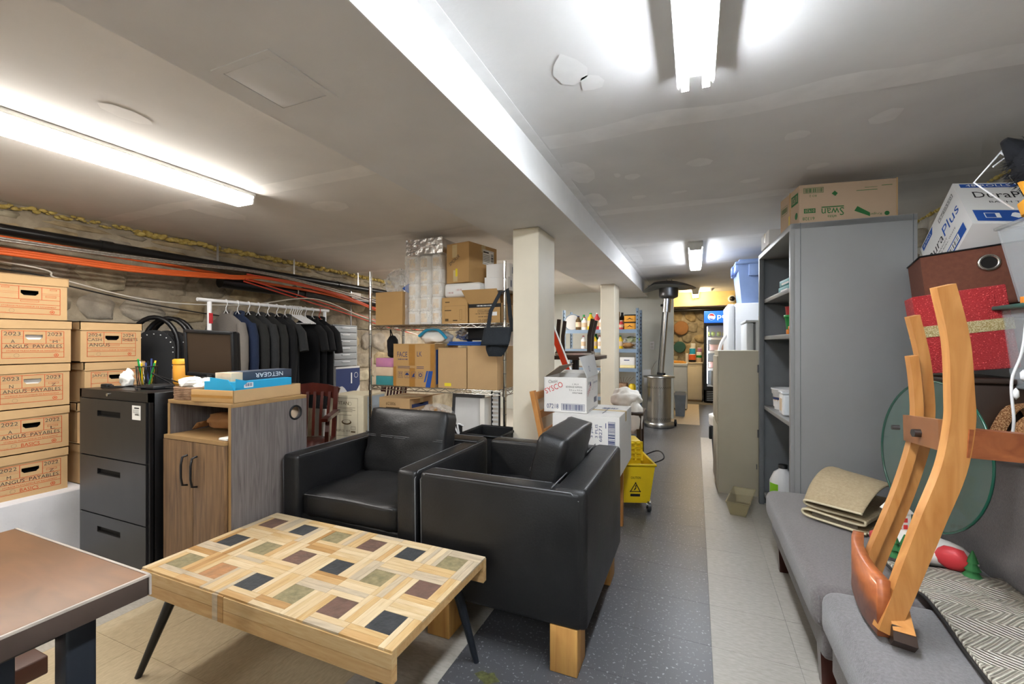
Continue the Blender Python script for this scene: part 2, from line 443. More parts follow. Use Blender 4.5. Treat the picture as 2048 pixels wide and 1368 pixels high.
for i, (x, y, rx, ry) in enumerate(((-.42, 1.52, .08, .1), (-.36, 1.62, .05, .06), (-.34, 2.62, .05, .05), (-.42, 2.56, .02, .04), (.02, 2.55, .07, .06), (.44, 2.4, .07, .05), (.75, 2.35, .06, .08), (.62, 2.85, .06, .05), (.3, 2.95, .06, .04), (-.1, 3.0, .06, .03), (-.35, 3.0, .05, .04), (-.6, 2.45, .09, .2), (-.62, 2.95, .08, .16), (-.62, 5.0, .07, .5))):
    b = B(); b.add([(x + rx * math.cos(a) * rnd.uniform(.7, 1.15), y + ry * math.sin(a) * rnd.uniform(.7, 1.15), ZR - .002) for a in [2 * PI * k / 8 for k in range(8)]], [tuple(range(8))])
    obj('plaster_patch', b, 'plaster_patch', ceil)
for i, (x, y, rx, ry) in enumerate(((-2.05, .98, .05, .09), (-2.2, 2.15, .14, .1), (-3.0, 1.95, .12, .2))):
    b = B(); b.add([(x + rx * math.cos(a), y + ry * math.sin(a), ZL - .002) for a in [2 * PI * k / 8 for k in range(8)]], [tuple(range(8))])
    obj('plaster_patch', b, 'plaster_warm', ceil)

for (x0, x1, y0, y1, lb) in ((-1.16, -.97, 2.76, 3.12, 0), (-1.16, -.975, 5.77, 6.13, 1)):
    c = struct('support_column', B().box((x0, y0, 0), (x1, y1, ZB), .008, 2, smooth=False), 'column_cream')

# walls
wl = struct('wall_left', B().grid(lambda u, v: (XW + .025 * noise.noise(Vector((u * 40, v * 8, 1))), -3 + 10.6 * u, 2.2 * v), 160, 34).box((XW - .35, -3, 0), (XW - .05, 7.6, 2.25)), 'mortar')
wr = struct('wall_right', B().grid(lambda u, v: (1.62 + .03 * noise.noise(Vector((u * 40, v * 8, 5))), -3 + 13.7 * u, 2.25 * v), 160, 34).box((1.68, -3, 0), (1.95, 10.7, 2.25)), 'mortar_pale')
wb = struct('wall_back', B().box((-4.3, 7.56, 0), (-.33, 7.68, 2.25)), 'wall_white')
obj('outlet_plate', B().box((-.70, 7.551, 1.13), (-.63, 7.561, 1.26), .003), 'plastic_white', wb)
obj('outlet_socket', B().box((-.685, 7.548, 1.15), (-.645, 7.556, 1.185), .002).box((-.685, 7.548, 1.2), (-.645, 7.556, 1.235), .002), 'carton_grey', wb)
wf = struct('wall_far', B().grid(lambda u, v: (-1.5 + 3.3 * u, 10.6 + .02 * noise.noise(Vector((u * 14, v * 8, 3))), 2.2 * v), 50, 34).box((-1.5, 10.66, 0), (1.8, 10.8, 2.25)), 'mortar')
struct('wall_front', B().box((-4.3, -3.12, 0), (1.9, -3, 2.25)), 'wall_white')
struct('wall_side', B().box((-1.62, 7.68, 0), (-1.5, 10.7, 2.25)), 'wall_white')
so = struct('trim_1', B().box((-1.5, 8.95, 1.94), (1.65, 9.15, ZR)), 'yellow_paint')
# rubble stones set in the mortar, each a piece of its own
def stones(parent, P, w, h, rows, sw, prng, mats, bul=.022):
    z = 0
    while z < h - .03:
        rh = prng.uniform(*rows); rh = min(rh, h - z); u = -prng.uniform(0, .15)
        while u < w:
            l = prng.uniform(*sw); g = .007
            n = 11; pts = []
            for k in range(n):
                a = 2 * PI * (k + .5) / n; cu, cv = math.cos(a), math.sin(a); q = max(abs(cu), abs(cv)) ** .72
                j = prng.uniform(.74, 1.06)
                pts.append(((l / 2 - g) * cu / q * j, (rh / 2 - g) * cv / q * j))
            cu0, cv0 = u + l / 2, z + rh / 2; bl = bul * prng.uniform(.6, 1.2); vs = []
            for sc_, d in ((1., -.02), (.96, bl * .5), (.72, bl * .9), (.35, bl)):
                vs += [P(cu0 + a * sc_, cv0 + b * sc_, d + (prng.uniform(-.008, .008) if sc_ < .96 else 0)) for a, b in pts]
            vs.append(P(cu0, cv0, bl * 1.05))
            fs = [(r * n + k, r * n + (k + 1) % n, (r + 1) * n + (k + 1) % n, (r + 1) * n + k) for r in range(3) for k in range(n)] + [(3 * n + k, 3 * n + (k + 1) % n, 4 * n) for k in range(n)]
            if 0 <= cu0 <= w: obj('stone', B().add(vs, fs, True), prng.choice(mats), parent)
            u += l
        z += rh
stones(wl, lambda u, v, d: (XW + d, .7 + u, .72 + v), 4.9, 1.36, (.14, .27), (.2, .5), random.Random(3), ('stone_a', 'stone_b', 'stone_c', 'stone_d', 'stone_b'))
stones(wr, lambda u, v, d: (1.62 - d, 3.0 + u, 1.1 + v), 2.0, 1.08, (.16, .26), (.2, .4), random.Random(5), ('stone_a', 'stone_c', 'mortar_pale'), .03)
stones(wf, lambda u, v, d: (-.75 + u, 10.6 - d, .75 + v), 1.4, 1.25, (.18, .3), (.22, .42), random.Random(8), ('stone_b', 'stone_d', 'stone_a'), .03)
# sprayed foam along the top of the stone walls
fb = B(); q = random.Random(4)
for i in range(300):
    y = .4 + i * .019; s_ = q.uniform(.008, .022) * (.8 if y < 2 else 1.25)
    fb.blob((XW + .03 + q.uniform(-.012, .012), y, ZL - .008 - q.uniform(0, .03)), (s_ * .8, s_ * 1.5, s_ * .9), .5, 3, 1, i)
obj('spray_foam', fb, 'foam_yellow', wl, kind='stuff')
fb = B()
for i in range(50):
    y = 3.0 + i * .04
    fb.blob((1.6, y, ZR - .02), (q.uniform(.008, .018),) * 3, .35, 3, 1, i)
obj('spray_foam', fb, 'foam_yellow', wr, kind='stuff')
# painted concrete ledge under the stone wall
ld = struct('ledge', B().grid(lambda u, v: (-3.36 + .012 * noise.noise(Vector((u * 30, v * 3, 9))), -3 + 5.15 * u, .36 * v), 120, 8).box((XW, -3, 0), (-3.37, 2.15, .36), .012), 'ledge_paint')

# ---------------------------------------------------------------- fluorescent lamps
def emit(name, c, e):
    M = mat(name, c, .4, e=e); return M
emit('tube_cool', 'f0f7ff', 30 * LAMP); emit('fill_warm', 'fff9f2', 19 * LAMP); emit('diffuser_warm', 'fffaf4', 9 * LAMP); emit('diffuser_cool', 'f4f9ff', 11 * LAMP); emit('lamp_far', 'ffe2ae', 9 * LAMP)
def strip_lamp(label, x, y0, y1, z, w=.12, m='tube_cool'):
    t = thing('fluorescent_lamp', label, 'lamp', (x, y0, z), 0, 'fluorescent lamps on the ceiling')
    L = y1 - y0
    obj('housing', B().prism([(-w / 2, -.068), (-w / 2 + .012, 0), (w / 2 - .012, 0), (w / 2, -.068), (w / 2 - .004, -.068), (w / 4, -.03), (-w / 4, -.03), (-w / 2 + .004, -.068)], 0, L, 'y'), 'lamp_metal', t)
    for s_ in (-1, 1):
        obj('tube', B().cyl((s_ * w * .28, .03, -.078), (s_ * w * .28, L - .03, -.078), .013, n=10), m, t)
        obj('socket', B().box((s_ * w * .28 - .012, L - .03, -.093), (s_ * w * .28 + .012, L - .012, -.028)).box((s_ * w * .28 - .012, .012, -.093), (s_ * w * .28 + .012, .03, -.028)), 'plastic_white', t)
    obj('screw', B().cyl((0, L - .25, -.03), (0, L - .25, -.034), .006, n=8).cyl((0, L - .1, -.03), (0, L - .1, -.034), .006, n=8), 'steel_dark', t)
    return t
def wrap_lamp(label, x, y0, y1, z, w=.15, m='diffuser_warm', h=.065, tray=.022):
    t = thing('fluorescent_lamp', label, 'lamp', (x, y0, z), 0, 'fluorescent lamps on the ceiling'); L = y1 - y0
    obj('housing', B().box((-w / 2 - .004, 0, -tray), (w / 2 + .004, L, 0), .002), 'lamp_metal', t)
    obj('diffuser', B().prism([(-w / 2, -tray), (-w / 2 + .012, -h), (w / 2 - .012, -h), (w / 2, -tray)], .004, L - .012, 'y'), m, t)
    obj('end_cap', B().prism([(-w / 2 - .002, -.02), (-w / 2 + .010, -h - .002), (w / 2 - .010, -h - .002), (w / 2 + .002, -.02)], L - .012, L - .004, 'y'), 'plastic_white', t)
    obj('end_cap', B().prism([(-w / 2 - .002, -.02), (-w / 2 + .010, -h - .002), (w / 2 - .010, -h - .002), (w / 2 + .002, -.02)], -.004, .004, 'y'), 'lamp_metal', t)
    return t
strip_lamp('open two tube strip lamp on the right ceiling, nearest the top edge', 0, .45, 1.675, ZR)
wrap_lamp('long wrapped lamp with warm diffuser on the left ceiling near the stone wall', -2.5, .58, 1.80, ZL)
wrap_lamp('small looking white lamp over the aisle above the patio heater', 0, 4.49, 5.74, ZR, .125, 'diffuser_cool', .085, .06)
wrap_lamp('distant glowing lamp beside the yellow painted soffit', 0, 8.25, 8.9, ZR, .12, 'lamp_far', .11)
strip_lamp('added unseen strip lamp on the right ceiling behind the viewer', 0, -1.9, -.68, ZR)  # unseen lamp, added as fill from the camera side
wrap_lamp('added unseen wrapped lamp on the left ceiling behind the viewer', -2.5, -1.9, -.68, ZL)  # also added out of view, fill for the left half
wrap_lamp('added fill lamp on the left ceiling hidden behind the wire rack goods', -2.5, 4.95, 6.17, ZL, .15, 'fill_warm')  # added out of sight to brighten the far left area
wrap_lamp('added unseen lamp over the far drinks corner beyond the soffit', .0, 9.5, 10.1, ZR, .12, 'lamp_far', .1)  # extra lamp added out of sight to light the drinks corner
sd = thing('smoke_detector', 'small round white detector on the far ceiling', 'detector', (.25, 8.4, ZR))
obj('base', B().lathe([(.05, -.012), (.06, 0)], 20), 'plastic_white', sd); obj('cover', B().lathe([(.0, -.045), (.03, -.042), (.045, -.02), (.05, -.012)], 20), 'plastic_white', sd)
dc = thing('dome_camera', 'white dome camera on the yellow painted soffit', 'camera', (.62, 8.93, 2.05), 0, None, PI / 2)
obj('mount', B().lathe([(.07, -.02), (.06, .03)], 20), 'plastic_white', dc); obj('dome', B().lathe([(.045, .03), (.04, .05), (.02, .068), (0, .072)], 20), 'black_plastic', dc)

# ================================================================ PIPES AND CABLES ON THE STONE WALL
def lerp_path(pts, n=24):
    P = [Vector(p) for p in pts]; out = []
    for i in range(len(P) - 1):
        a = P[max(i - 1, 0)]; b = P[i]; c = P[i + 1]; d = P[min(i + 2, len(P) - 1)]
        for k in range(n):
            t = k / n
            out.append(.5 * ((2 * b) + (c - a) * t + (2 * a - 5 * b + 4 * c - d) * t * t + (3 * b - a - 3 * c + d) * t ** 3))
    out.append(P[-1]); return out
px_ = XW + .13
t = thing('drain_pipe', 'upper black drain pipe running along the top of the stone wall', 'pipe', (px_, 0, 0))
obj('pipe', B().cyl((0, -1, 1.925), (0, 5.6, 1.925), .034), 'black_pipe', t)
for y in (1.72, 3.95): obj('coupling', B().cyl((0, y, 1.925), (0, y + .07, 1.925), .039), 'black_pipe', t)
for y in (2.55, 3.35, 4.3): obj('hanger_strap', B().bar([(0, y, ZL), (0, y, 1.89)], .002, .02, (1, 0, 0)), 'steel', t)
t = thing('drain_pipe', 'lower thick black drain pipe behind the clothes rail', 'pipe', (px_ + .03, 0, 0))
obj('pipe', B().cyl((0, 2.55, 1.775), (.1, 5.6, 1.73), .055), 'black_pipe', t)
obj('coupling', B().cyl((.03, 3.4, 1.762), (.033, 3.5, 1.76), .062), 'black_pipe', t)
obj('clamp', B().tube([(.03 + .062 * math.cos(a), 3.3, 1.764 + .062 * math.sin(a)) for a in [2 * PI * i / 16 for i in range(16)]], .006, 6, True), 'steel', t)
obj('pipe_tag', B().box((.1, 4.05, 1.77), (.104, 4.2, 1.84)), 'paper', t)
cx = px_ + .05
for i, (lb, z0, z1, z2) in enumerate((('uppermost orange conduit, close under the upper black pipe', 1.865, 1.85, 1.80), ('orange conduit in the sagging bundle, top one', 1.795, 1.79, 1.85), ('orange conduit in the sagging bundle, middle one', 1.776, 1.77, 1.84), ('orange conduit in the sagging bundle, lowest one', 1.757, 1.752, 1.83))):
    xo = cx + .03 * i
    t = tag(obj('orange_conduit', B().tube(lerp_path([(xo, -1, z0), (xo, 1.2, z0), (xo + .02, 1.9, z1), (xo + .06, 2.55, (z1 + z2) / 2), (xo + .09, 2.9, z2), (xo + .09, 3.7, z2 - .03 - .01 * i), (xo + .1, 4.6, 1.66 - .02 * i), (xo + .1, 5.4, 1.6 - .02 * i)], 10), .0105 if i else .013, 8), 'orange_conduit'), lb, 'conduit', 'orange conduits along the stone wall')
for i, (lb, z0) in enumerate((('grey armoured cable between the orange conduits, upper one', 1.842), ('grey armoured cable between the orange conduits, lower one', 1.826))):
    tag(obj('armoured_cable', B().tube(lerp_path([(cx + .115 + .02 * i, -1, z0), (cx + .115 + .02 * i, 1.2, z0), (cx + .15 + .02 * i, 2.0, z0 + .012), (cx + .20 + .02 * i, 2.9, z0 + .035), (cx + .21 + .02 * i, 4.2, 1.77 - .03 * i), (cx + .21 + .02 * i, 5.4, 1.66 - .03 * i)], 10), .008, 8), 'armoured'), lb, 'cable', 'armoured cables along the stone wall')
for i, (lb, pts) in enumerate((('thin red cable sagging behind the clothes rail, upper one', [(cx + .26, 2.6, 1.83), (cx + .26, 3.3, 1.80), (cx + .26, 3.9, 1.72), (cx + .26, 4.5, 1.6), (cx + .26, 5.4, 1.5)]), ('thin red cable sagging behind the clothes rail, lower one', [(cx + .24, 2.6, 1.79), (cx + .24, 3.3, 1.68), (cx + .24, 3.9, 1.58), (cx + .24, 4.5, 1.48), (cx + .24, 5.4, 1.40)]), ('thin red cable sagging behind the clothes rail, lowest one', [(cx + .22, 2.6, 1.77), (cx + .22, 3.3, 1.65), (cx + .22, 3.9, 1.55), (cx + .22, 4.5, 1.44), (cx + .22, 5.4, 1.33)]))):
    tag(obj('red_cable', B().tube(lerp_path(pts, 8), .007, 6), 'red_cable'), lb, 'cable', 'red cables behind the clothes rail')
tag(obj('white_cable', B().tube(lerp_path([(cx - .02, -1, 1.82), (cx - .02, 1.2, 1.725), (cx - .02, 1.5, 1.65), (cx - .02, 2.05, 1.555), (cx + .1, 2.7, 1.575), (cx + .285, 3.3, 1.68), (cx + .285, 4.0, 1.54), (cx + .285, 4.8, 1.40), (cx + .285, 5.4, 1.3)], 10), .0055, 6), 'cable_white'), 'thin white cable drooping across the stone wall above the file boxes', 'cable')
tag(obj('black_cable', B().tube(lerp_path([(cx - .03, -1, 1.75), (cx - .03, 1.2, 1.68), (cx - .03, 1.5, 1.62), (cx - .03, 2.1, 1.52), (cx - .03, 2.9, 1.45), (cx - .03, 4.5, 1.4)], 10), .005, 6), 'cable_dark'), 'thin black cable running just under the white cable on the wall', 'cable')
tag(obj('wall_conduit', B().cyl((XW + .06, 4.25, .4), (XW + .06, 4.25, 1.95), .011), 'steel'), 'thin vertical steel conduit on the stone wall beside the wire rack', 'conduit')

# ================================================================ STORAGE FILE BOXES
def file_box(label, loc, pencil, basics=False, paper=None, drz=0., plain=False):
    W, Dp, H = .315, .40, .25
    t = thing('storage_file_box', label, 'box', loc, PI / 2 + drz, 'storage file boxes stacked on the ledge')
    hx, z0, z1, e = .036, .135, .163, .004
    b = B().box((-W / 2, .004, 0), (W / 2, Dp, .004)).box((-W / 2, .004, 0), (-W / 2 + e, Dp, H - .01)).box((W / 2 - e, .004, 0), (W / 2, Dp, H - .01)).box((-W / 2, Dp - e, 0), (W / 2, Dp, H - .01))
    b.box((-W / 2, 0, 0), (W / 2, e, z0)).box((-W / 2, 0, z1), (W / 2, e, H - .01)).box((-W / 2, 0, z0), (-hx, e, z1)).box((hx, 0, z0), (W / 2, e, z1))
    for s_ in (-1, 1): b.prism([(s_ * hx, z0), (s_ * (hx - .012), z0), (s_ * hx, z0 + .012)], 0, e, 'y')
    obj('body', b, 'cardboard', t)
    o = .006
    obj('lid', B().prism([(-W / 2 - o, .195), (W / 2 + o, .20), (W / 2 + o, H), (-W / 2 - o, H)], -o, -o + e, 'y').box((-W / 2 - o, -o, H - .006), (W / 2 + o, Dp + o, H)).box((-W / 2 - o, -o, .2), (-W / 2 - o + e, Dp + o, H)).box((W / 2 + o - e, -o, .2), (W / 2 + o, Dp + o, H)).box((-W / 2 - o, Dp + o - e, .2), (W / 2 + o, Dp + o, H)), 'cardboard', t)
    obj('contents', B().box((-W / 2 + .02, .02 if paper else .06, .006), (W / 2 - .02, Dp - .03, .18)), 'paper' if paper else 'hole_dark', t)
    if plain: return t
    F = Face((-W / 2, 0, 0), X3, Z3); r = B(); p = B()
    F.frame(r, .03, .03, .255, .155, .0026)
    for u in (.113, .205): F.rect(r, u, .112, .0026, .072)
    for v in (.112, .085, .062): F.rect(r, .03, v, .255, .0022)
    for u in (.03, .205): F.rect(r, u, .142, .083 if u < .1 else .08, .001); F.rect(r, u, .150, .083 if u < .1 else .08, .001)
    F.frame(r, .222, .128, .045, .01, .0016); F.frame(r, .048, .17, .03, .008, .0016); F.frame(r, .24, .17, .03, .008, .0016); F.frame(r, .12, .098, .075, .010, .0016)
    F.text(r, 'STORAGE FILE/CLASSEUR DE RANGEMENT', .048, .068, .22, .008)
    F.disc(r, .25, .045, .0105, 20, .0078); F.poly(r, [(.2435, .042), (.2565, .042), (.25, .051)])
    F.text(r, 'STORAGE', .036, .036, .03, .003)
    if basics: F.text(r, 'BASICS', .115, .034, .075, .02)
    obj('printing', r, 'ink_red', t)
    F.disc(p, .087, .046, .0105, 16, .0098)
    for s_, u, v, w, h in pencil: F.text(p, s_, u, v, w, h)
    obj('handwriting', p, 'ink_pencil', t)
    return t
def pay(y0, y1, a, z): return [(y0, .038, .157, .065, .021), (y1, .212, .157, .062, .021), (a, .065, .116, .016, .018), (z, .235, .116, .02, .016), ('ANGUS  PAYABLES', .04, .087, .235, .02)]
ys = 1.215
file_box('file box marked 2022 M to Z, lowest of the front stack on the ledge', (-3.47, ys - .005, .36), pay('2022', '2022', 'M', 'Z'), True)
file_box('file box marked 2022 A to L, second from the ledge in the front stack', (-3.47, ys, .61), pay('2022', '2022', 'A', 'L'), True)
file_box('file box marked 2023 N to Z, white papers in its hand hole', (-3.47, ys + .004, .86), pay('2023', '2023', 'N', 'Z'), False, True)
file_box('file box marked 2023 A to M, white papers in its hand hole', (-3.47, ys + .01, 1.11), pay('2023', '2023', 'A', 'M'), False, True)
file_box('unmarked file box on top of the front stack by the left edge', (-3.47, ys - .008, 1.36), [], False, None, -.02)
file_box('file box marked 2024 cash sheets beside the black arched frames', (-3.47, 1.585, 1.11), [('2024', .036, .157, .065, .02), ('2024', .213, .157, .06, .02), ('CASH', .032, .128, .07, .019), ('SHEETS', .21, .13, .085, .019), ('ANGUS', .04, .094, .105, .022)])
file_box("file box marked JAN'25 behind the pen cup on the filing cabinet", (-3.46, 1.60, .86), [("JAN'25", .036, .15, .08, .02), ('D', .212, .15, .016, .02)])
file_box('brown file box at the back of the second stack, under the January box', (-3.52, 1.59, .61), [], plain=True)
file_box('brown file box on the ledge, lowest of the second stack', (-3.44, 1.585, .36), [], plain=True)

# black arched frames behind the boxes
for i, (lb, y, x) in enumerate((('black arched metal folding chair, nearest of three behind the file boxes', 1.90, -3.66), ('black arched metal folding chair, middle of three behind the file boxes', 2.0, -3.68), ('black arched metal folding chair, furthest of three behind the file boxes', 2.07, -3.74))):
    t = thing('folded_chair', lb, 'chair', (x, y, .36), .75, 'folded black arched chairs', -.06)
    w = .15; H = 1.06; pts = [(-w, 0, 0), (-w, 0, H - w * 1.5)] + [(-w * math.cos(a), 0, H - w * 1.5 + w * 1.5 * math.sin(a)) for a in [PI * k / 14 for k in range(1, 14)]] + [(w, 0, H - w * 1.5), (w, 0, 0)]
    obj('frame', B().tube(pts, .017, 10), 'black_enamel', t)
    pp = [(-w * .92 * math.cos(PI * k / 14), H - w * 1.5 + w * 1.0 * math.sin(PI * k / 14) - .02) for k in range(15)] + [(w * .92, .45), (-w * .92, .45)]
    obj('back_panel', B().prism(pp, -.006, .006, 'y'), 'black_plastic', t)
    obj('pale_edging', B().tube([(q[0] * 1.0, .02, q[2] * 1.0) for q in pts[3:-1]], .006, 6), 'cable_white', t)
    rv = B()
    for k in range(9):
        a = PI * (k + .5) / 9; rv.blob((-w * .8 * math.cos(a), -.008, H - w * 1.5 + w * .8 * math.sin(a) - .02), .005, 0, 1, 1)
    for k in range(4):
        for s_ in (-1, 1): rv.blob((s_ * w * .8, -.008, .5 + .1 * k), .005, 0, 1, 1)
    obj('rivets', rv, 'plastic_white', t, kind='stuff')

# ================================================================ FILING CABINET
FX0, FX1, FY, FD = -3.07, -2.435, 1.26, .70
t = thing('filing_cabinet', 'black metal filing cabinet with three drawers beside the file boxes', 'cabinet', (FX0, FY, 0))
W = FX1 - FX0; Hh = .98
obj('body', B().box((0, .012, .0), (W, FD, Hh), .003).box((0, 0, 0), (.018, .02, Hh)).box((W - .018, 0, 0), (W, .02, Hh)).box((0, 0, Hh - .045), (W, .02, Hh)).box((0, 0, 0), (W, .02, .03)), 'black_enamel', t)
dh = (Hh - .045 - .03) / 3
for k in range(3):
    z0 = .03 + k * dh + .003; z1 = z0 + dh - .006; a, c = .19, .40; hz0, hz1 = z1 - .088, z1 - .058
    d = obj('drawer', B().box((.02, -.008, z0), (W - .02, .012, hz0), .0).box((.02, -.008, hz1), (W - .02, .012, z1)).box((.02, -.008, hz0), (a, .012, hz1)).box((c, -.008, hz0), (W - .02, .012, hz1)), 'black_drawer', t)
    obj('recessed_pull', B().box((a, .006, hz0), (c, .0115, hz1)).box((a, -.006, hz0 - .001), (c, .006, hz0 + .003)), 'hole_dark', d)
    if k == 2:
        st = obj('sticker', B().box((W - .13, -.0095, z1 - .085), (W - .06, -.0083, z1 - .015)), 'paper', d)
        b = B(); F = Face((W - .13, -.0095, z1 - .085), X3, Z3)
        F.rect(b, .02, .055, .04, .006); F.bars(b, .025, .022, .035, .008, 10)
        for k2 in range(3): F.rect(b, .008, .034 + .006 * k2, .05, .0015)
        obj('sticker_print', b, 'ink_black', d)
obj('lock', B().cyl((.27, -.004, Hh - .022), (.27, .0, Hh - .022), .009, n=14), 'chrome', t)

# on the filing cabinet
t = thing('pen_cup', 'black wire mesh pen cup full of pens on the filing cabinet', 'cup', (-2.93, 1.50, .98))
b = B()
for k in range(20):
    a = 2 * PI * k / 20; b.tube([(.043 * math.cos(a), .043 * math.sin(a), 0), (.05 * math.cos(a + .3), .05 * math.sin(a + .3), .11)], .0012, 4, cap=False); b.tube([(.043 * math.cos(a), .043 * math.sin(a), 0), (.05 * math.cos(a - .3), .05 * math.sin(a - .3), .11)], .0012, 4, cap=False)
obj('mesh_wall', b, 'black_enamel', t); obj('rim', B().tube([(.05 * math.cos(2 * PI * k / 20), .05 * math.sin(2 * PI * k / 20), .11) for k in range(20)], .003, 6, True), 'black_enamel', t); obj('base', B().lathe([(.043, 0), (.043, .004)], 20), 'black_enamel', t)
for i, (c, a) in enumerate((('green_plastic', 0), ('yellow_plastic', .7), ('ink_navy', 1.5), ('ink_navy', 2.2), ('plastic_white', 3.), ('green_plastic', 3.9), ('yellow_plastic', 4.6), ('black_plastic', 5.4))):
    tag(obj('pen', B().cyl((-2.93 + .02 * math.cos(a), 1.50 + .02 * math.sin(a), .985), (-2.93 + .04 * math.cos(a + .6), 1.50 + .04 * math.sin(a + .6), 1.11 + .012 * (i % 3)), .005, n=8), c), '%s pen standing in the mesh cup' % ('bright green', 'yellow', 'dark blue', 'slim navy', 'white', 'lime green', 'pale yellow', 'black')[i], 'pen', 'pens in the mesh cup')
t = thing('storage_jar', 'yellow orange plastic tub with lid behind the pen cup', 'jar', (-2.86, 1.66, .98))
obj('body', B().lathe([(.05, 0), (.055, .01), (.056, .11), (.05, .12)], 24), 'orange_jar', t); obj('lid', B().lathe([(.058, .12), (.058, .145), (.05, .15), (0, .15)], 24), 'yellow_lid', t)
b = B(); b.add([(.0575 * math.cos(a), .0575 * math.sin(a), z) for z in (.03, .09) for a in [3.6 + .12 * k for k in range(8)]], [(i, i + 1, 9 + i, 8 + i) for i in range(7)]); obj('paper_label', b, 'cream_card', t)
tag(obj('cloth_rag', B().blob((-3.0, 1.44, 1.02), (.035, .03, .05), .5, 2.5, 3, 4), 'tissue'), 'crumpled white cloth beside the pen cup', 'cloth')
for i, pts in enumerate(([(-3.0, 1.36, .986), (-2.9, 1.33, .99), (-2.8, 1.38, .987), (-2.7, 1.34, .992), (-2.6, 1.42, .987), (-2.5, 1.4, .99)], [(-2.75, 1.6, .986), (-2.78, 1.5, 1.03), (-2.72, 1.42, 1.06), (-2.68, 1.5, .99), (-2.6, 1.45, .987)], [(-2.95, 1.3, .986), (-2.8, 1.30, .99), (-2.72, 1.33, 1.0), (-2.62, 1.3, .987)])):
    tag(obj('power_cable', B().tube(lerp_path(pts, 8), .004, 6), 'black_rubber'), ('black cable snaking across the filing cabinet top', 'black cable looping up in front of the yellow tub', 'short black cable along the front of the filing cabinet top')[i], 'cable', 'black cables on the filing cabinet')
tag(obj('cable_plug', B().box((-3.03, 1.33, .98), (-2.97, 1.36, 1.0), .005).box((-2.97, 1.338, .985), (-2.94, 1.352, .996), .003), 'black_rubber'), 'black plug lying on the filing cabinet front corner', 'plug')
tag(obj('router', B().box((-2.72, 1.36, .98), (-2.6, 1.46, 1.0), .006).box((-2.715, 1.365, 1.0), (-2.605, 1.455, 1.003), .002), 'black_plastic'), 'small flat black device on the filing cabinet top', 'device')
# monitor on the rear of the cabinet
t = thing('monitor', 'black computer monitor with a dark screen behind the paper basket', 'monitor', (-2.60, 1.66, .98), .22)
Mt = Matrix.Translation((0, 0, .05)) @ Matrix.Rotation(.10, 4, 'X') @ Matrix.Rotation(.05, 4, 'Y')
obj('bezel', B().box((-.165, -.02, 0), (-.147, .012, .27), .004, M=Mt).box((.147, -.02, 0), (.165, .012, .27), .004, M=Mt).box((-.165, -.02, .252), (.165, .012, .27), .004, M=Mt).box((-.165, -.02, 0), (.165, .012, .022), .004, M=Mt), 'black_plastic', t)
obj('back_shell', B().box((-.16, .0, .005), (.16, .045, .265), .012, M=Mt), 'black_plastic', t)
obj('screen', B().box((-.15, -.012, .02), (.15, -.002, .255), M=Mt), 'monitor_screen', t)
obj('maker_badge', B().box((-.015, -.0215, .008), (.015, -.0195, .013), M=Mt), 'steel', t)
obj('stand', B().cyl((0, .03, .0), (0, .03, .12), .02).lathe([(.1, 0), (.1, .01), (.03, .02)], 24, (0, .03, 0)), 'black_plastic', t)

# ================================================================ WOOD GRAIN CABINET WITH TWO DOORS
CX0, CX1, CY0, CY1, CH = -2.375, -1.915, 1.305, 1.715, .95
t = thing('wood_cabinet', 'wood grain cabinet with two doors and an open niche, beside the armchair', 'cabinet', (CX0, CY0, 0))
W = CX1 - CX0; Dp = CY1 - CY0
obj('top', B().box((0, -.0, CH - .018), (W, Dp, CH), .001), 'wood_edge', t)
gx = Dp - .07; gz = CH - .085; gr = .034
pl = [(0, 0), (Dp, 0), (Dp, CH - .018), (0, CH - .018)]
bm = bmesh.new(); NN = 28
ring = [(gx + gr * math.cos(2 * PI * k / NN), gz + gr * math.sin(2 * PI * k / NN)) for k in range(NN)]
def sq(a):  # point on the outer rectangle in the direction a
    c, s_ = math.cos(a), math.sin(a); ts = []
    if c > 1e-9: ts.append((Dp - gx) / c)
    if c < -1e-9: ts.append(-gx / c)
    if s_ > 1e-9: ts.append((CH - .018 - gz) / s_)
    if s_ < -1e-9: ts.append(-gz / s_)
    q = min(ts); return (gx + q * c, gz + q * s_)
angs = sorted([2 * PI * k / NN for k in range(NN)] + [math.atan2(b - gz, a - gx) % (2 * PI) for a, b in pl])
b = B(); n = len(angs); vs = []
for x in (W - .018, W):
    for a in angs: vs.append((x,) + sq(a)); vs.append((x, gx + gr * math.cos(a), gz + gr * math.sin(a)))
for k in range(n):
    j = (k + 1) % n
    b.f += [(2 * k, 2 * j, 2 * j + 1, 2 * k + 1), (2 * n + 2 * k, 2 * n + 2 * j, 2 * n + 2 * j + 1, 2 * n + 2 * k + 1), (2 * k, 2 * j, 2 * n + 2 * j, 2 * n + 2 * k), (2 * k + 1, 2 * j + 1, 2 * n + 2 * j + 1, 2 * n + 2 * k + 1)]
b.v = vs; b.sm = [False] * len(b.f)
obj('side_panel', b, 'wood_grey', t)
obj('side_panel', B().box((0, 0, 0), (.018, Dp, CH - .018)), 'wood_grey', t)
obj('edge_strip', B().box((W - .018, -.001, 0), (W, .001, CH - .018)).box((0, -.001, .78), (.018, .001, CH - .018)), 'wood_edge', t)
obj('grommet', B().tube([(W + .001, gx + gr * math.cos(2 * PI * k / 28), gz + gr * math.sin(2 * PI * k / 28)) for k in range(28)], .005, 6, True), 'black_plastic', t)
obj('back_panel', B().box((.018, Dp - .008, 0), (W - .018, Dp - .002, CH - .018)), 'wood_grey', t)
obj('niche_floor', B().box((0, -.018, .765), (W - .018, Dp - .01, .783)), 'wood_edge', t)
obj('base', B().box((.018, .01, 0), (W - .018, Dp - .02, .06)), 'black_plastic', t)
xm = W * .48
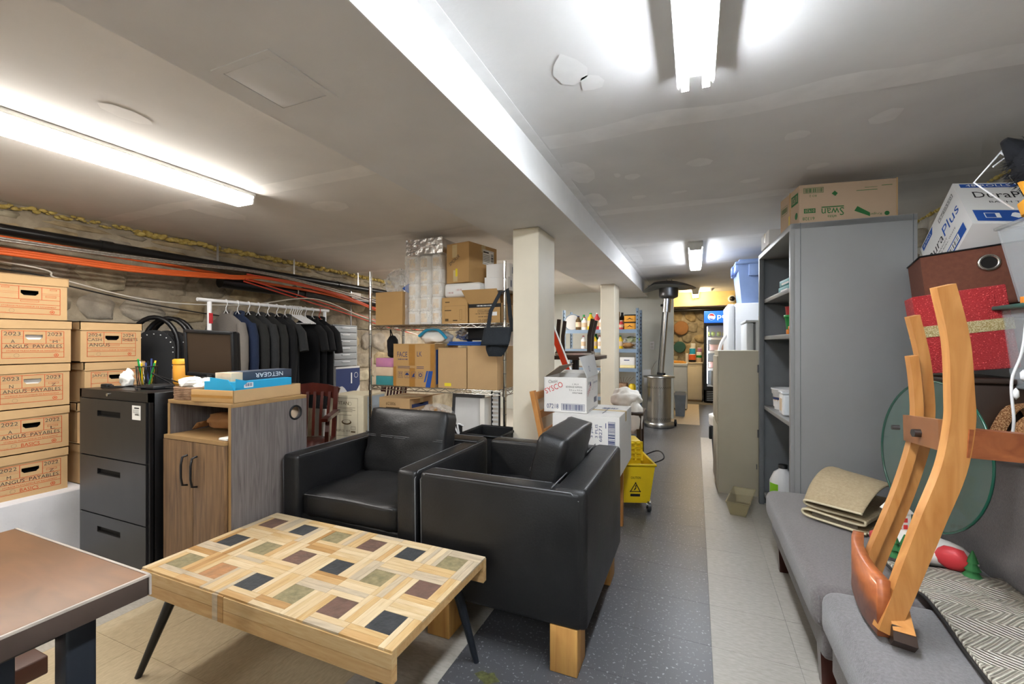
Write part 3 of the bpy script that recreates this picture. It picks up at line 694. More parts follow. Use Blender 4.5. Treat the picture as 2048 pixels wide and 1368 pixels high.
for x0, x1, hx in ((-.004, xm - .0015, xm - .04), (xm + .0015, W - .02, xm + .03)):
    d = obj('door', B().box((x0, -.018, .05), (x1, -.001, .762), .001), 'wood_door', t)
    obj('handle', B().tube([(hx, -.018, .70), (hx, -.04, .695), (hx, -.046, .66), (hx, -.046, .60), (hx, -.04, .565), (hx, -.018, .56)], .005, 8), 'black_enamel', d)
t = thing('paper_bag', 'crumpled brown kraft bag lying in the niche of the wood cabinet', 'bag', (-2.13, 1.47, .783), .1)
obj('bag_body', B().blob((0, 0, .056), (.14, .09, .04), .28, 2.2, 3, 3), 'bag_kraft', t)
obj('bag_fold', B().grid(lambda u, v: (-.12 - .06 * u, -.08 + .15 * v, .045 - .02 * u + .012 * math.sin(v * 9 + u * 4)), 8, 10), 'bag_kraft', t, solid=.004)
tag(obj('cream_pack', B().box((-1.99, 1.56, .7845), (-1.945, 1.70, .93), .003).box((-1.988, 1.562, .93), (-1.947, 1.698, .931)), 'cream_card'), 'cream pack standing at the back of the cabinet niche', 'pack')
tag(obj('white_booklet', B().box((-1.99, 1.30, .7845), (-1.937, 1.4, .795), .002).box((-1.988, 1.298, .786), (-1.937, 1.30, .792)), 'paper'), 'thin white booklet at the front edge of the cabinet niche', 'booklet')
t = thing('paper_basket', 'small wicker basket heaped with crumpled papers on the wood cabinet', 'basket', (-2.29, 1.40, CH))
b = B()
for k in range(7): b.tube([(.075 * (1 + .05 * k / 7) * q[0] + .002 * math.sin(i * 2.4 + k * PI), .09 * q[1], .005 + .0085 * k) for i, q in enumerate([(math.cos(a) / max(abs(math.cos(a)), abs(math.sin(a))) ** .6, math.sin(a) / max(abs(math.cos(a)), abs(math.sin(a))) ** .6) for a in [2 * PI * j / 28 for j in range(28)]])], .0055, 6, True)
obj('weave', b, 'wicker', t)
for i in range(7):
    a = i * 2.1; q = rnd.uniform(.02, .05)
    tag(obj('crumpled_paper', B().blob((-2.29 + q * math.cos(a), 1.40 + q * math.sin(a), CH + .05 + .015 * (i % 3)), (.04, .045, .025), .7, 2.6, 2, i, smooth=False), 'paper'), 'crumpled white paper heaped in the wicker basket', 'paper', 'papers in the wicker basket')
# kraft tray, blue carton and dark network box on the wood cabinet
t = thing('cardboard_tray', 'shallow brown cardboard tray on top of the wood cabinet', 'box', (-1.925, 1.322, CH), 1.67)
b = B().box((0, 0, 0), (.40, .255, .003)).box((0, 0, 0), (.40, .003, .058)).box((0, .252, 0), (.40, .255, .058)).box((.397, 0, 0), (.40, .255, .058)).box((0, 0, 0), (.003, .255, .058))
obj('tray_body', b, 'cardboard', t); obj('front_flap', B().box((-.003, .0, .002), (0, .255, .057), .001), 'cardboard_warm', t); obj('tape', B().box((-.0036, .0, .022), (-.003, .255, .034)), 'tape_brown', t)
t2 = thing('blue_carton', 'bright blue open carton lying in the cardboard tray', 'box', (-1.945, 1.345, CH + .004), 1.67)
b = B().box((0, 0, 0), (.33, .19, .09)); obj('carton_body', b, 'cyan_card', t2)
obj('torn_flap', B().prism([(0, .06), (.0, .105), (.07, .09), (.02, .06)], -.004, -.001, 'y').prism([(.0, .05), (.15, .05), (.15, .11), (.04, .10)], -.004, -.001, 'x'), 'cyan_card', t2)
F = Face((0, 0, 0), X3, Z3); b = B(); F.rect(b, .045, .06, .05, .024); obj('code_label', b, 'white_ink', t2)
b = B(); F2 = Face((0, 0, .0), X3, Z3, .0015); F2.bars(b, .05, .066, .04, .015, 14)
obj('code_bars', b, 'ink_navy', t2)
b = B(); F3 = Face((0, .19, 0), -Y3, Z3); F3.rect(b, .05, .062, .05, .008); F3.rect(b, .06, .076, .035, .005); obj('yellow_print', b, 'ink_yellow', t2)
t3 = thing('network_box', 'slate grey product box lying upside down on the blue carton', 'box', (-2.0, 1.42, CH + .094), 1.67)
bx_ = obj('box_body', B().box((0, 0, 0), (.30, .10, .042), .001), 'ink_black', t3)
obj('pale_end', B().box((-.06, -.0, 0), (0, .10, .04), .001), 'cream_card', t3)
mat('box_slate', '3a4352', .5, n=.08); bx_.data.materials[0] = MATS['box_slate']
F = Face((0, 0, 0), X3, Z3); b = B(); F.text(b, 'NETGEAR', .24, .032, .17, .022, 180); obj('lettering', b, 'white_ink', t3)

# ================================================================ CLOTHES RAIL
RX, RZ = -3.48, 1.56
t = thing('clothes_rail', 'white metal clothes rail full of dark clothes by the stone wall', 'clothes rail', (RX, 2.15, 0))
obj('top_bar', B().cyl((0, -.04, RZ), (0, 1.24, RZ), .014, n=12), 'plastic_white', t)
for y in (.05, 1.19):
    obj('upright', B().cyl((0, y, .05), (0, y, RZ - .01), .016, n=12), 'plastic_white', t)
    obj('foot', B().box((-.2, y - .015, .0), (.2, y + .015, .05), .004), 'plastic_white', t)
def hanger(y, label, m='plastic_white', w=.2, yaw=0., thick=.004, dz=0.):
    b = B()
    b.tube([(0 + .018 * math.cos(a) , 0, .018 * math.sin(a)) for a in [PI * k / 8 for k in range(-1, 9)]][::-1] + [(.018, 0, -.02), (0, 0, -.045), (0, 0, -.065)], thick * .7, 6)
    o = obj('hanger_hook', b, m)
    t = thing('clothes_hanger', label, 'hanger', (RX, y, RZ), yaw, 'hangers on the clothes rail'); o.parent = t; o.name = 'hook'
    obj('shoulder_bar', B().tube([(-w, 0, -.15 - dz), (-w * .5, 0, -.105 - dz), (0, 0, -.065), (w * .5, 0, -.105 - dz), (w, 0, -.15 - dz)], thick, 8).tube([(-w, 0, -.15 - dz), (w, 0, -.15 - dz)], thick * .8, 6), m, t)
    return t
def garment(y, m, label, cat='jacket', w=.22, L=.72, th=.05, slv=.6, yaw=0., collar=True, lapel=None):
    t = thing('hung_' + cat.replace(' ', '_'), label, cat, (RX, y, RZ - .085), yaw, 'clothes on the rail')
    n = 20
    def ring(k):
        z = -L * k; sh = .09
        if k < .16: q = k / .16; hw = .05 + (w - .05) * q ** .8; z = -.01 - sh * q
        else: hw = w * (1 - .04 * math.sin((k - .16) * 3)); z = -.1 - (L - .1) * (k - .16) / .84
        return z, hw
    ks = [0, .04, .08, .12, .16, .25, .4, .55, .7, .85, 1.]
    vs = []
    for k in ks:
        z, hw = ring(k)
        for i in range(n):
            a = 2 * PI * i / n; wv = 1 + .12 * math.sin(a * 5 + k * 3) * k
            vs.append((hw * math.copysign(abs(math.cos(a)) ** .8, math.cos(a)), th * (.35 + .65 * min(1, k * 3)) * math.sin(a) * wv, z))
    fs = [(j * n + i, j * n + (i + 1) % n, (j + 1) * n + (i + 1) % n, (j + 1) * n + i) for j in range(len(ks) - 1) for i in range(n)]
    b = B().add(vs, fs, True); b.add(vs[:n], [tuple(range(n))]); b.add(vs[-n:], [tuple(range(n))])
    obj('body', b, m, t)
    for s_ in (-1, 1):
        if slv > .4: pts = [(s_ * (w - .03), 0, -.1), (s_ * (w + .015), -.01, -.2), (s_ * (w + .03), -.015, -.38), (s_ * (w + .02), -.02, -.1 - slv)]; rr = [.034, .038, .036, .03]
        else: pts = [(s_ * (w - .03), 0, -.1), (s_ * (w + .05), -.01, -.16), (s_ * (w + .09), -.015, -.1 - slv)]; rr = [.034, .037, .038]
        obj('sleeve', B().tube(pts, rr, 12), m, t)
    if collar: obj('collar', B().tube([(-.07, .0, -.03), (-.05, .018, .004), (0, .028, .012), (.05, .018, .004), (.07, .0, -.03)], .014, 8), m, t)
    return t
gl = [(2.33, 'garment_grey', 'pale grey suit jacket, first on the clothes rail', 'jacket', .23, .80, .05, .6), (2.425, 'garment_navy', 'navy blue jacket hanging next to the pale grey one', 'jacket', .22, .78, .045, .58),
      (2.52, 'garment_charcoal', 'charcoal jacket on a white hanger, right after the navy one', 'jacket', .22, .76, .045, .58), (2.61, 'garment_slate', 'dark slate jacket, fourth along the clothes rail', 'jacket', .22, .76, .045, .58),
      (2.70, 'garment_charcoal', 'charcoal jacket, fifth along the clothes rail', 'jacket', .22, .74, .045, .56), (2.79, 'garment_black', 'black jacket in the middle of the clothes rail', 'jacket', .22, .74, .045, .5),
      (2.875, 'garment_slate', 'dark slate shirt left of the empty white hangers', 'shirt', .2, .74, .04, .22), (3.10, 'garment_black', 'black short sleeved shirt right of the empty white hangers', 'shirt', .21, .86, .04, .22), (3.185, 'garment_black', 'black polo shirt, second from the far end of the rail', 'shirt', .21, .88, .04, .22), (3.27, 'garment_black', 'black work shirt on the red hanger at the far end of the rail', 'shirt', .21, .86, .045, .24)]
for i, g in enumerate(gl):
    garment(g[0], g[1], g[2], g[3], g[4], g[5], g[6] * .8, g[7], -.08)
    if g[0] > 3.25: hanger(g[0], 'red hanger carrying the last black shirt', 'red_cable', .17, 0, .004, .06)
    else: hanger(g[0], 'white hanger holding the %s garment on the clothes rail' % ('first', 'second', 'third', 'fourth', 'fifth', 'sixth', 'seventh', 'eighth', 'ninth')[i], 'plastic_white', .16, 0, .0045, .06)
for i in range(6): hanger(2.93 + .024 * i, 'empty white plastic hanger bunched between the dark shirts', 'plastic_white', .19, 0., .005)
obj('red_tag', B().box((.017, .035, 1.38), (.02, .065, 1.46), .001), 'red_plastic', bpy.data.objects['clothes_rail'])

# plastic drawers and carton at the end of the rail
t = thing('drawer_tower', 'clear plastic drawer tower behind the end of the clothes rail', 'drawers', (-3.86, 3.62, .70), -PI / 2 + PI, None)
t.rotation_euler = (0, 0, PI / 2); W, Dp = .36, .30; mat('tower_grey', 'a6abae', .4, n=.08, ns=6)
obj('frame', B().box((-W / 2, 0, 0), (-W / 2 + .012, Dp, .45)).box((W / 2 - .012, 0, 0), (W / 2, Dp, .45)).box((-W / 2, 0, .445), (W / 2, Dp, .455), .004).box((-W / 2, Dp - .01, 0), (W / 2, Dp, .45)), 'tower_grey', t)
for k in range(6):
    d = obj('drawer', B().box((-W / 2 + .014, -.005, .004 + .074 * k), (W / 2 - .014, .0, .072 + .074 * k), .002).box((-W / 2 + .014, 0, .004 + .074 * k), (W / 2 - .014, Dp - .02, .01 + .074 * k)), 'tower_grey', t)
    obj('handle', B().box((-.06, -.014, .042 + .074 * k), (.06, -.005, .056 + .074 * k), .004), 'fridge_white', d)
t.location = (-3.57, 3.72, .975)
t = thing('printed_carton', 'tall white carton with a dark blue wave print under the plastic drawers', 'box', (-3.55, 3.74, 0), PI / 2)
obj('carton_body', B().box((-.18, 0, 0), (.18, .34, .97), .002), 'carton_grey', t)
F = Face((-.18, 0, 0), X3, Z3); b = B()
F.poly(b, [(.0, .70)] + [(.03 * k, .70 + .06 * math.sin(k * .6)) for k in range(1, 12)] + [(.36, .76), (.36, .95), (0, .95)]); obj('blue_print', b, 'ink_navy', t)
b = B(); F4 = Face((-.18, 0, 0), X3, Z3, .0016); F4.rect(b, .22, .78, .018, .12); F4.disc(b, .30, .87, .03, 20, .026); obj('white_print', b, 'white_ink', t)
b = B(); b.tube([(.06, -.002, .66), (.1, -.002, .6), (.12, -.002, .42)], .008, 6); b.tube([(.17, -.002, .68), (.14, -.002, .6), (.13, -.002, .42)], .006, 6); obj('grey_print', b, 'cabinet_inner', t)

# cherry arm chairs behind
def cherry(loc, rz, label):
    t = thing('slat_back_chair', label, 'chair', loc, rz, 'cherry wood slat back chairs')
    b = B().box((-.21, -.2, .42), (.21, .2, .455), .012); obj('seat', b, 'cherry', t)
    for x in (-.19, .19):
        obj('leg', B().bar([(x, -.17, 0), (x, -.17, .42)], .035, .035, (1, 0, 0)), 'cherry', t)
        obj('leg', B().bar([(x, .22, 0), (x, .19, .44), (x * 1.02, .22, .66), (x * 1.05, .25, .86)], .035, .03, (1, 0, 0)), 'cherry', t)
        obj('arm', B().bar([(x * 1.1, .22, .66), (x * 1.2, .05, .665), (x * 1.2, -.14, .66), (x * 1.15, -.2, .65)], .05, .025, (1, 0, 0)), 'cherry', t)
        obj('arm_post', B().bar([(x * 1.2, -.13, .65), (x * 1.22, -.17, .56), (x * 1.15, -.13, .44)], .03, .03, (1, 0, 0)), 'cherry', t)
    for k in range(6):
        x = -.14 + .056 * k; obj('slat', B().bar([(x, .19, .46), (x, .205, .62), (x * 1.05, .24, .82)], .022, .012, (1, 0, 0)), 'cherry', t)
    b = B(); b.bar([(-.215, .245, .80), (-.12, .262, .83), (0, .268, .845), (.12, .262, .83), (.215, .245, .80)], .014, .1, (0, 1, 0)); obj('crest_rail', b, 'cherry', t)
    return t
cherry((-2.84, 2.50, 0), .55, 'cherry wood slat back armchair between the wood cabinet and the lamp carton')
cherry((-3.08, 3.62, 0), -.3, 'cherry wood slat back chair further back beside the wire rack')

# light fixture carton
t = thing('lamp_carton', 'pale cream carton with a round lamp printed on it, behind the armchair', 'box', (-2.80, 2.93, 0), .12)
obj('carton_body', B().box((-.17, 0, .0), (.17, .34, .775), .003), mat('carton_cream', 'd9cfb4', .8, n=.05), t)
obj('blue_band', B().box((.1685, .06, .02), (.1715, .32, .76)), mat('band_blue', 'b9c9d6', .6), t)
F = Face((-.17, 0, 0), X3, Z3); b = B(); F.frame(b, .055, .42, .23, .33, .002); F.text(b, 'TITAN', .07, .69, .12, .03); F.disc(b, .205, .70, .016, 16, .014)
for k in range(4): F.rect(b, .07, .665 - .011 * k, .19 - .03 * (k % 2), .003)
F.rect(b, .07, .60, .15, .003)
F.text(b, 'B3P12L', .07, .455, .08, .02); F.text(b, '4 X', .17, .455, .035, .02); F.frame(b, .215, .475, .045, .03, .002); F.rect(b, .215, .452, .045, .012)
b2 = [(.17 + .05 * math.cos(a), .54 + .022 * math.sin(a)) for a in [2 * PI * k / 20 for k in range(20)]]
b.add([F.p(u, v) for u, v in b2] + [F.p(.17 + (u - .17) * .75, .545 + (v - .54) * .7) for u, v in b2], [(i, (i + 1) % 20, 20 + (i + 1) % 20, 20 + i) for i in range(20)])
obj('printing', b, 'ink_brown', t)

# ================================================================ BLACK LEATHER ARMCHAIRS
def armchair(loc, rz, label):
    W, Dp, zb, za = .79, .72, .17, .675; A = .10; h = W / 2
    t = thing('leather_armchair', label, 'armchair', loc, rz, 'black leather armchairs')
    for s_ in (-1, 1):
        x0, x1 = (-h, -h + A) if s_ < 0 else (h - A, h)
        a = obj('arm', B().box((x0, 0, zb), (x1, Dp - .02, za), .018, 3), 'leather', t)
        xo = x0 + .004 if s_ < 0 else x1 - .004; xi = x1 - .006 if s_ < 0 else x0 + .006
        obj('seam', B().tube([(xo, .012, zb + .03), (xo, .004, za - .03), (xo, .03, za - .0035), (xo, Dp - .06, za - .0035), (xo, Dp - .03, za - .03)], .003, 6).tube([(xi, .02, za - .004), (xi, Dp - .16, za - .004)], .0024, 6), 'leather_seam', a)
    obj('front_rail', B().box((-h + A - .01, .03, zb + .01), (h - A + .01, .09, .385), .01), 'leather', t)
    obj('base', B().box((-h + A - .01, .05, zb + .02), (h - A + .01, Dp - .1, .38)), 'leather', t)
    bk = obj('back_frame', B().box((-h + .004, Dp - .13, zb), (h - .004, Dp, za + .01), .022, 3), 'leather', t)
    obj('seam', B().tube([(-h + .01, Dp - .135, za + .006), (h - .01, Dp - .135, za + .006)], .003, 6).tube([(-h + .03, Dp - .012, za + .008), (h - .03, Dp - .012, za + .008)], .004, 6), 'leather_seam', bk)
    def pillow(bx, by, bz, bulge, M):
        bm = bmesh.new(); bmesh.ops.create_cube(bm, size=2)
        bmesh.ops.subdivide_edges(bm, edges=bm.edges[:], cuts=9, use_grid_fill=True)
        for v in bm.verts:
            x, y, z = v.co; r = .14
            ex = [max(0, abs(c) - (1 - r)) / r for c in (x, y, z)]
            q = math.sqrt(sum(c * c for c in ex))
            if q > 1:
                x, y, z = [math.copysign((1 - r) + r * e / q, c) if abs(c) > 1 - r else c for c, e in zip((x, y, z), ex)]
            f = (1 - x * x) * (1 - y * y) if True else 1
            wr = .012 * noise.noise(Vector((x * 3, y * 3, z * 2)))
            v.co = Vector((x * bx, y * by, z * bz + math.copysign(bulge * f, z) * (abs(z) > .3) + wr * (abs(z) > .5)))
        b = B(); b.bm(bm, True, M); return b
    ch = obj('seat_cushion', pillow(h - A - .004, .30, .055, .022, Matrix.Translation((0, .315, .44))), 'leather', t)
    obj('seam', B().tube([(-h + A + .03, .018, .487), (0, .014, .494), (h - A - .03, .018, .487)], .0025, 6), 'leather_seam', ch)
    Mb = Matrix.Translation((0, Dp - .215, .66)) @ Matrix.Rotation(PI / 2 - .22, 4, 'X')
    cu = obj('back_cushion', pillow(h - A - .035, .185, .06, .03, Mb), 'leather', t)
    q = B()
    for z_ in (.0, .008):
        q.tube([tuple(Mb @ Vector((u * (h - A - .045), .03 - z_, .0635 + .024 * (1 - u * u)))) for u in [-1 + .2 * k for k in range(11)]], .0016, 5)
    e = h - A - .035
    q.tube([tuple(Mb @ Vector((u * (e - .03), .18, s2 * .05))) for s2 in (-1,) for u in [-1 + .2 * k for k in range(11)]], .002, 5)
    obj('seam', q, 'leather_seam', cu)
    for sx in (-1, 1):
        for y in (.04, Dp - .14):
            obj('wooden_foot', B().box((sx * (h - .065) - .063, y, 0), (sx * (h - .065) + .063, y + .105, zb + .004), .003), 'lumber', t)
    return t
armchair((-1.495, 1.545, 0), 0, 'black leather armchair facing the coffee table, beside the wood cabinet')
armchair((-1.082, 1.945, 0), -PI / 2, 'black leather armchair seen from its side, nearest the aisle')

# ================================================================ COFFEE TABLE
TX0, TX1, TY0, TY1, TZ = -1.875, -.745, .945, 1.505, .40
t = thing('coffee_table', 'low coffee table with a wood and slate mosaic top', 'table', (TX0, TY0, 0))
W, Dp = TX1 - TX0, TY1 - TY0
obj('top_board', B().box((.002, .002, TZ - .032), (W - .002, Dp - .002, TZ - .004)), 'mosaic_wood_1', t)
cw, cd = W / 6, Dp / 3
SL = [['olive', 'rust', 'black', 'olive', 'maroon', 'black'], ['black', 'olive', 'maroon', 'black', 'olive', 'maroon'], ['maroon', 'black', 'olive', 'maroon', 'black', 'olive']]
def piece(name, x0, y0, x1, y1, m, z=TZ):
    return obj(name, B().box((x0 + .0004, y0 + .0004, TZ - .006), (x1 - .0004, y1 - .0004, z)), m, t)
q = random.Random(12)
for j in range(3):
    for i in range(6):
        x0, y0 = i * cw, j * cd; x1, y1 = x0 + cw, y0 + cd; e = cw * .26
        piece('slate_tile', x0 + e, y0 + e, x1 - e, y1 - e, 'slate_' + SL[j][i], TZ - .0008)
        fl = (i + j) % 2
        sides = ((x0, y0, x1 - e, y0 + e, 0), (x1 - e, y0, x1, y1 - e, 1), (x0 + e, y1 - e, x1, y1, 0), (x0, y0 + e, x0 + e, y1, 1)) if fl else ((x0 + e, y0, x1, y0 + e, 0), (x1 - e, y0 + e, x1, y1, 1), (x0, y1 - e, x1 - e, y1, 0), (x0, y0, x0 + e, y1 - e, 1))
        for a0, b0, a1, b1, vert in sides:
            k = q.uniform(.35, .65)
            if vert:
                xm_ = a0 + (a1 - a0) * k
                piece('wood_strip', a0, b0, xm_, b1, 'mosaic_wood_cross_%d' % q.choice((0, 1, 2, 2, 4, 5))); piece('wood_strip', xm_, b0, a1, b1, 'mosaic_wood_cross_%d' % q.choice((0, 0, 2, 3, 4, 5)))
            else:
                ym = b0 + (b1 - b0) * k
                piece('wood_strip', a0, b0, a1, ym, 'mosaic_wood_%d' % q.choice((0, 1, 2, 2, 4, 5))); piece('wood_strip', a0, ym, a1, b1, 'mosaic_wood_%d' % q.choice((0, 0, 2, 3, 4, 5)))
for yy, s_ in ((-.0, 1), (Dp, -1)):
    for k, (a, b_) in enumerate(((0, .40), (.455, W))):
        for r in range(2):
            obj('apron_plank', B().box((a, yy - .004 if s_ > 0 else yy - .02, TZ - .092 + .043 * r + .0005), (b_, yy + .02 if s_ > 0 else yy + .004, TZ - .05 + .043 * r)), 'mosaic_wood_%d' % (1 if r == 0 else 5), t)
    for k in range(2):
        obj('apron_block', B().box((.401 + .027 * k, yy - .005 if s_ > 0 else yy - .02, TZ - .091), (.427 + .027 * k, yy + .02 if s_ > 0 else yy + .005, TZ - .005)), 'mosaic_wood_%d' % (4 if k == 0 else 3), t)
obj('side_rail', B().box((.05, .03, TZ - .085), (.075, Dp - .03, TZ - .033)), 'mosaic_wood_3', t)
obj('side_rail', B().box((W - .075, .03, TZ - .085), (W - .05, Dp - .03, TZ - .033)), 'mosaic_wood_3', t)
for sx, sy in ((0, 0), (1, 0), (0, 1), (1, 1)):
    xa, ya = (.10 if sx == 0 else W - .10), (.08 if sy == 0 else Dp - .08)
    xb, yb = (-.005 if sx == 0 else W - .03), (-.01 if sy == 0 else Dp - .02)
    obj('leg', B().cyl((xb, yb, 0), (xa, ya, TZ - .04), .011, .021, n=14), 'iron_blue' if sx else 'black_enamel', t)

# ================================================================ FRONT TABLE (left foreground) AND BENCH
t = thing('dining_table', 'brown wood topped table with a dark metal leg, at the lower left corner', 'table', (-1.60, -.75, 0))
obj('tabletop', B().box((0, 0, .706), (.57, 1.28, .75), .004, 2), 'wood_dark_top', t)
obj('worn_edge_highlight', B().bar([(.571, .0, .7475), (.571, 1.281, .7475)], .005, .005).bar([(.0, 1.281, .7475), (.571, 1.281, .7475)], .005, .005).bar([(.572, 1.282, .708), (.572, 1.282, .748)], .004, .004, (1, 0, 0)), 'edge_highlight_worn', t)  # pale bars paint the bright highlight along the worn top edges
obj('edge_band', B().box((.5695, .002, .708), (.573, 1.278, .746), .001).box((0, 1.2795, .708), (.57, 1.283, .746), .001), 'wood_dark_edge', t)
obj('leg', B().box((.485, 1.17, 0), (.53, 1.215, .706), .004), 'iron_blue', t)
obj('leg', B().box((.475, .1, 0), (.53, .15, .706), .004), 'iron_blue', t)
obj('leg', B().box((.15, 1.165, 0), (.2, 1.215, .706), .004), 'iron_blue', t)
obj('leg', B().box((.15, .1, 0), (.2, .15, .706), .004), 'iron_blue', t)
obj('cross_rail', B().box((.435, .1, .655), (.472, 1.19, .706), .003), 'black_enamel', t)
t = thing('wooden_bench', 'dark brown wooden bench tucked under the front table', 'bench', (-1.815, -.60, 0))
obj('bench_seat', B().box((0, 0, .40), (.33, 1.15, .445), .004), mat('bench_brown', '4a2a1c', .4, n=.15), t)
for x in (.03, .23):
    for y in (.05, 1.0): obj('leg', B().box((x, y, 0), (x + .04, y + .06, .40)), 'bench_brown', t)

# ================================================================ CHROME WIRE RACK
QX0, QX1, QY0, QY1 = -2.53, -1.29, 2.92, 3.37
S1, S2, S3 = 1.378, .875, .42
t = thing('wire_rack', 'chrome wire shelving rack stacked with cartons in front of the cream column', 'rack', (0, 0, 0))
for x in (QX0, QX1):
    for y in (QY0, QY1):
        p = obj('post', B().cyl((x, y, 0), (x, y, 1.83), .0125, n=14), 'chrome', t)
        g_ = B()
        for k in range(17): g_.cyl((x, y, .1 + .1 * k), (x, y, .104 + .1 * k), .0134, n=12, cap=False)
        obj('grooves', g_, 'steel_dark', p, kind='stuff')
for z in (S1, S2, S3):
    b = B(); s = obj('shelf', b, 'chrome', t) if 0 else None
    e = B()
    for y in (QY0, QY1):
        for zz in (z - .004, z - .034): e.tube([(QX0, y, zz), (QX1, y, zz)], .004, 6)
        n = 22; e.tube([(QX0 + (QX1 - QX0) * k / n, y, z - .006 if k % 2 else z - .032) for k in range(n + 1)], .003, 5)
    for x in (QX0, QX1):
        for zz in (z - .004, z - .034): e.tube([(x, QY0, zz), (x, QY1, zz)], .004, 6)
        e.tube([(x, QY0 + (QY1 - QY0) * k / 8, z - .006 if k % 2 else z - .032) for k in range(9)], .003, 5)
    sh = obj('shelf_truss', e, 'chrome', t)
    w = B()
    for k in range(46): x = QX0 + .015 + (QX1 - QX0 - .03) * k / 45; w.tube([(x, QY0, z - .002), (x, QY1, z - .002)], .002, 4, cap=False)
    for y in (QY0 + .12, QY0 + .225, QY0 + .33): w.tube([(QX0, y, z - .006), (QX1, y, z - .006)], .003, 5)
    obj('wire_deck', w, 'chrome', sh, kind='stuff')
    c = B()
    for x in (QX0, QX1):
        for y in (QY0, QY1): c.cyl((x, y, z - .042), (x, y, z + .003), .018, .0145, n=14)
    obj('collars', c, 'chrome', sh, kind='stuff')

def carton(name, label, lo, hi, m='cardboard', rz=0., tape=True, group=None, cat='box', seam=True, m_side=None):
    """closed carton; local origin at the middle of the front bottom edge"""
    w, d, h = hi[0] - lo[0], hi[1] - lo[1], hi[2] - lo[2]
    t = thing(name, label, cat, ((lo[0] + hi[0]) / 2, lo[1], lo[2]), rz, group)
    obj('carton_body', B().box((-w / 2, 0, 0), (w / 2, d, h - .003), .002, 1, smooth=False), m, t)
    obj('top_flap', B().box((-w / 2, 0, h - .003), (w / 2, d / 2 - .001, h)), m, t); obj('top_flap', B().box((-w / 2, d / 2 + .001, h - .003), (w / 2, d, h)), m, t)
    if tape: obj('tape', B().box((-w / 2 - .0006, d / 2 - .025, h), (w / 2 + .0006, d / 2 + .025, h + .0006)).box((-w / 2 - .0008, d / 2 - .025, h - .06), (-w / 2, d / 2 + .025, h)).box((w / 2, d / 2 - .025, h - .06), (w / 2 + .0008, d / 2 + .025, h)), 'tape_clear', t)
    return t, Face((-w / 2, 0, 0), X3, Z3), Face((w / 2, 0, 0), Y3, Z3), w, d, h

# --- top shelf
carton('cardboard_carton', 'plain brown carton at the left end of the top wire shelf', (-2.50, 2.95, S1), (-2.225, 3.28, 1.655), 'cardboard_warm', 0)
t = thing('plastic_bag', 'clear crinkled plastic bag on the plain brown carton', 'bag', (-2.37, 3.08, 1.668))
b = B()
for k in range(4): b.blob((-.06 + .05 * k, .02 * (k % 2), .07 + .05 * (k % 2)), (.07, .06, .08), .7, 2.5, 3, k, smooth=False)
obj('bag_film', b, 'film', t); obj('blue_scrap', B().prism([(.09, .02), (.16, .06), (.15, -.02)], -.06, -.05, 'y'), 'ink_blue', t)
# toilet tissue bale: rolls in clear film
t = thing('tissue_bale', 'tall film wrapped bale of tissue rolls on the top wire shelf', 'bale', (-2.035, 2.97, S1))
for j in range(5):
    for i in range(3):
        for k in range(2):
            obj('tissue_roll', B().lathe([(.018, .002), (.05, .0), (.055, .006), (.055, .105), (.05, .111), (.018, .109)], 18, (-.113 + .113 * i, .058 + .113 * k, .112 * j)), 'tissue', t)
obj('plastic_wrap', B().grid(lambda u, v: (-.175 + .35 * u + .006 * noise.noise(Vector((u * 9, v * 14, 2))), -.004 + .006 * noise.noise(Vector((u * 8, v * 16, 0))), .57 * v), 20, 30).grid(lambda u, v: (.173 + .005 * noise.noise(Vector((u * 9, v * 14, 4))), .23 * u, .57 * v), 10, 30), 'film', t)
lw = mat('roll_print', 'd8b98a', .8, c2='efe6d4', ns=14)
b = B()
for j in range(5):
    for i in range(3):
        cxr = -.113 + .113 * i
        b.add([(cxr + .0555 * math.cos(a), .058 + .0555 * math.sin(a), .112 * j + z) for z in (.02, .09) for a in [4.2 + .15 * k for k in range(8)]], [(k, k + 1, 9 + k, 8 + k) for k in range(7)])
obj('roll_wrappers', b, lw, t, kind='stuff')
t = thing('wrapped_pack', 'grey crinkled film wrapped pack on top of the tissue bale', 'pack', (-2.035, 2.98, S1 + .573))
obj('pack_body', B().grid(lambda u, v: (-.175 + .35 * u, 0 + .012 * noise.noise(Vector((u * 12, v * 9, 7))), .125 * v), 24, 10).box((-.175, .006, 0), (.175, .24, .125), .02), 'foil', t)
# shipping carton over towel pack over brown carton
t, F, G, w, d, h = carton('cardboard_carton', 'brown supply carton with paper shipping label, topmost beside the tissue bale', (-1.83, 2.97, 1.70), (-1.60, 3.33, 2.01), 'cardboard_warm', -.2)
b = B(); F.rect(b, .06, .20, .05, .10); F.rect(b, .07, .01, .045, .09); obj('tape_strip', b, 'tape_clear', t)
b = B(); F5 = Face((-w / 2, 0, 0), X3, Z3, .0016); F5.rect(b, .095, .05, .02, .06); obj('yellow_sticker', b, 'ink_yellow', t)
b = B(); F.text(b, 'SMOKER', .04, .135, .12, .03, 32); obj('handwriting', b, 'ink_pencil', t)
b = B(); G.rect(b, .17, .16, .15, .12); obj('shipping_label', b, 'paper', t)
b = B(); G2 = Face((w / 2, 0, 0), Y3, Z3, .0016); G2.rect(b, .18, .255, .07, .010); G2.bars(b, .28, .185, .03, .07, 12, False)
for k in range(5): G2.rect(b, .18, .235 - .013 * k, .08, .003)
G2.frame(b, .172, .165, .146, .11, .002); obj('label_print', b, 'ink_black', t)
t = thing('towel_pack', 'white printed paper towel pack between two brown cartons on the wire rack', 'pack', (-1.675, 2.965, 1.585), -.0)
obj('pack_body', B().box((-.165, 0, 0), (.165, .36, .113), .03, 4), 'carton_white', t)
b = B(); F = Face((-.165, 0, 0), X3, Z3)
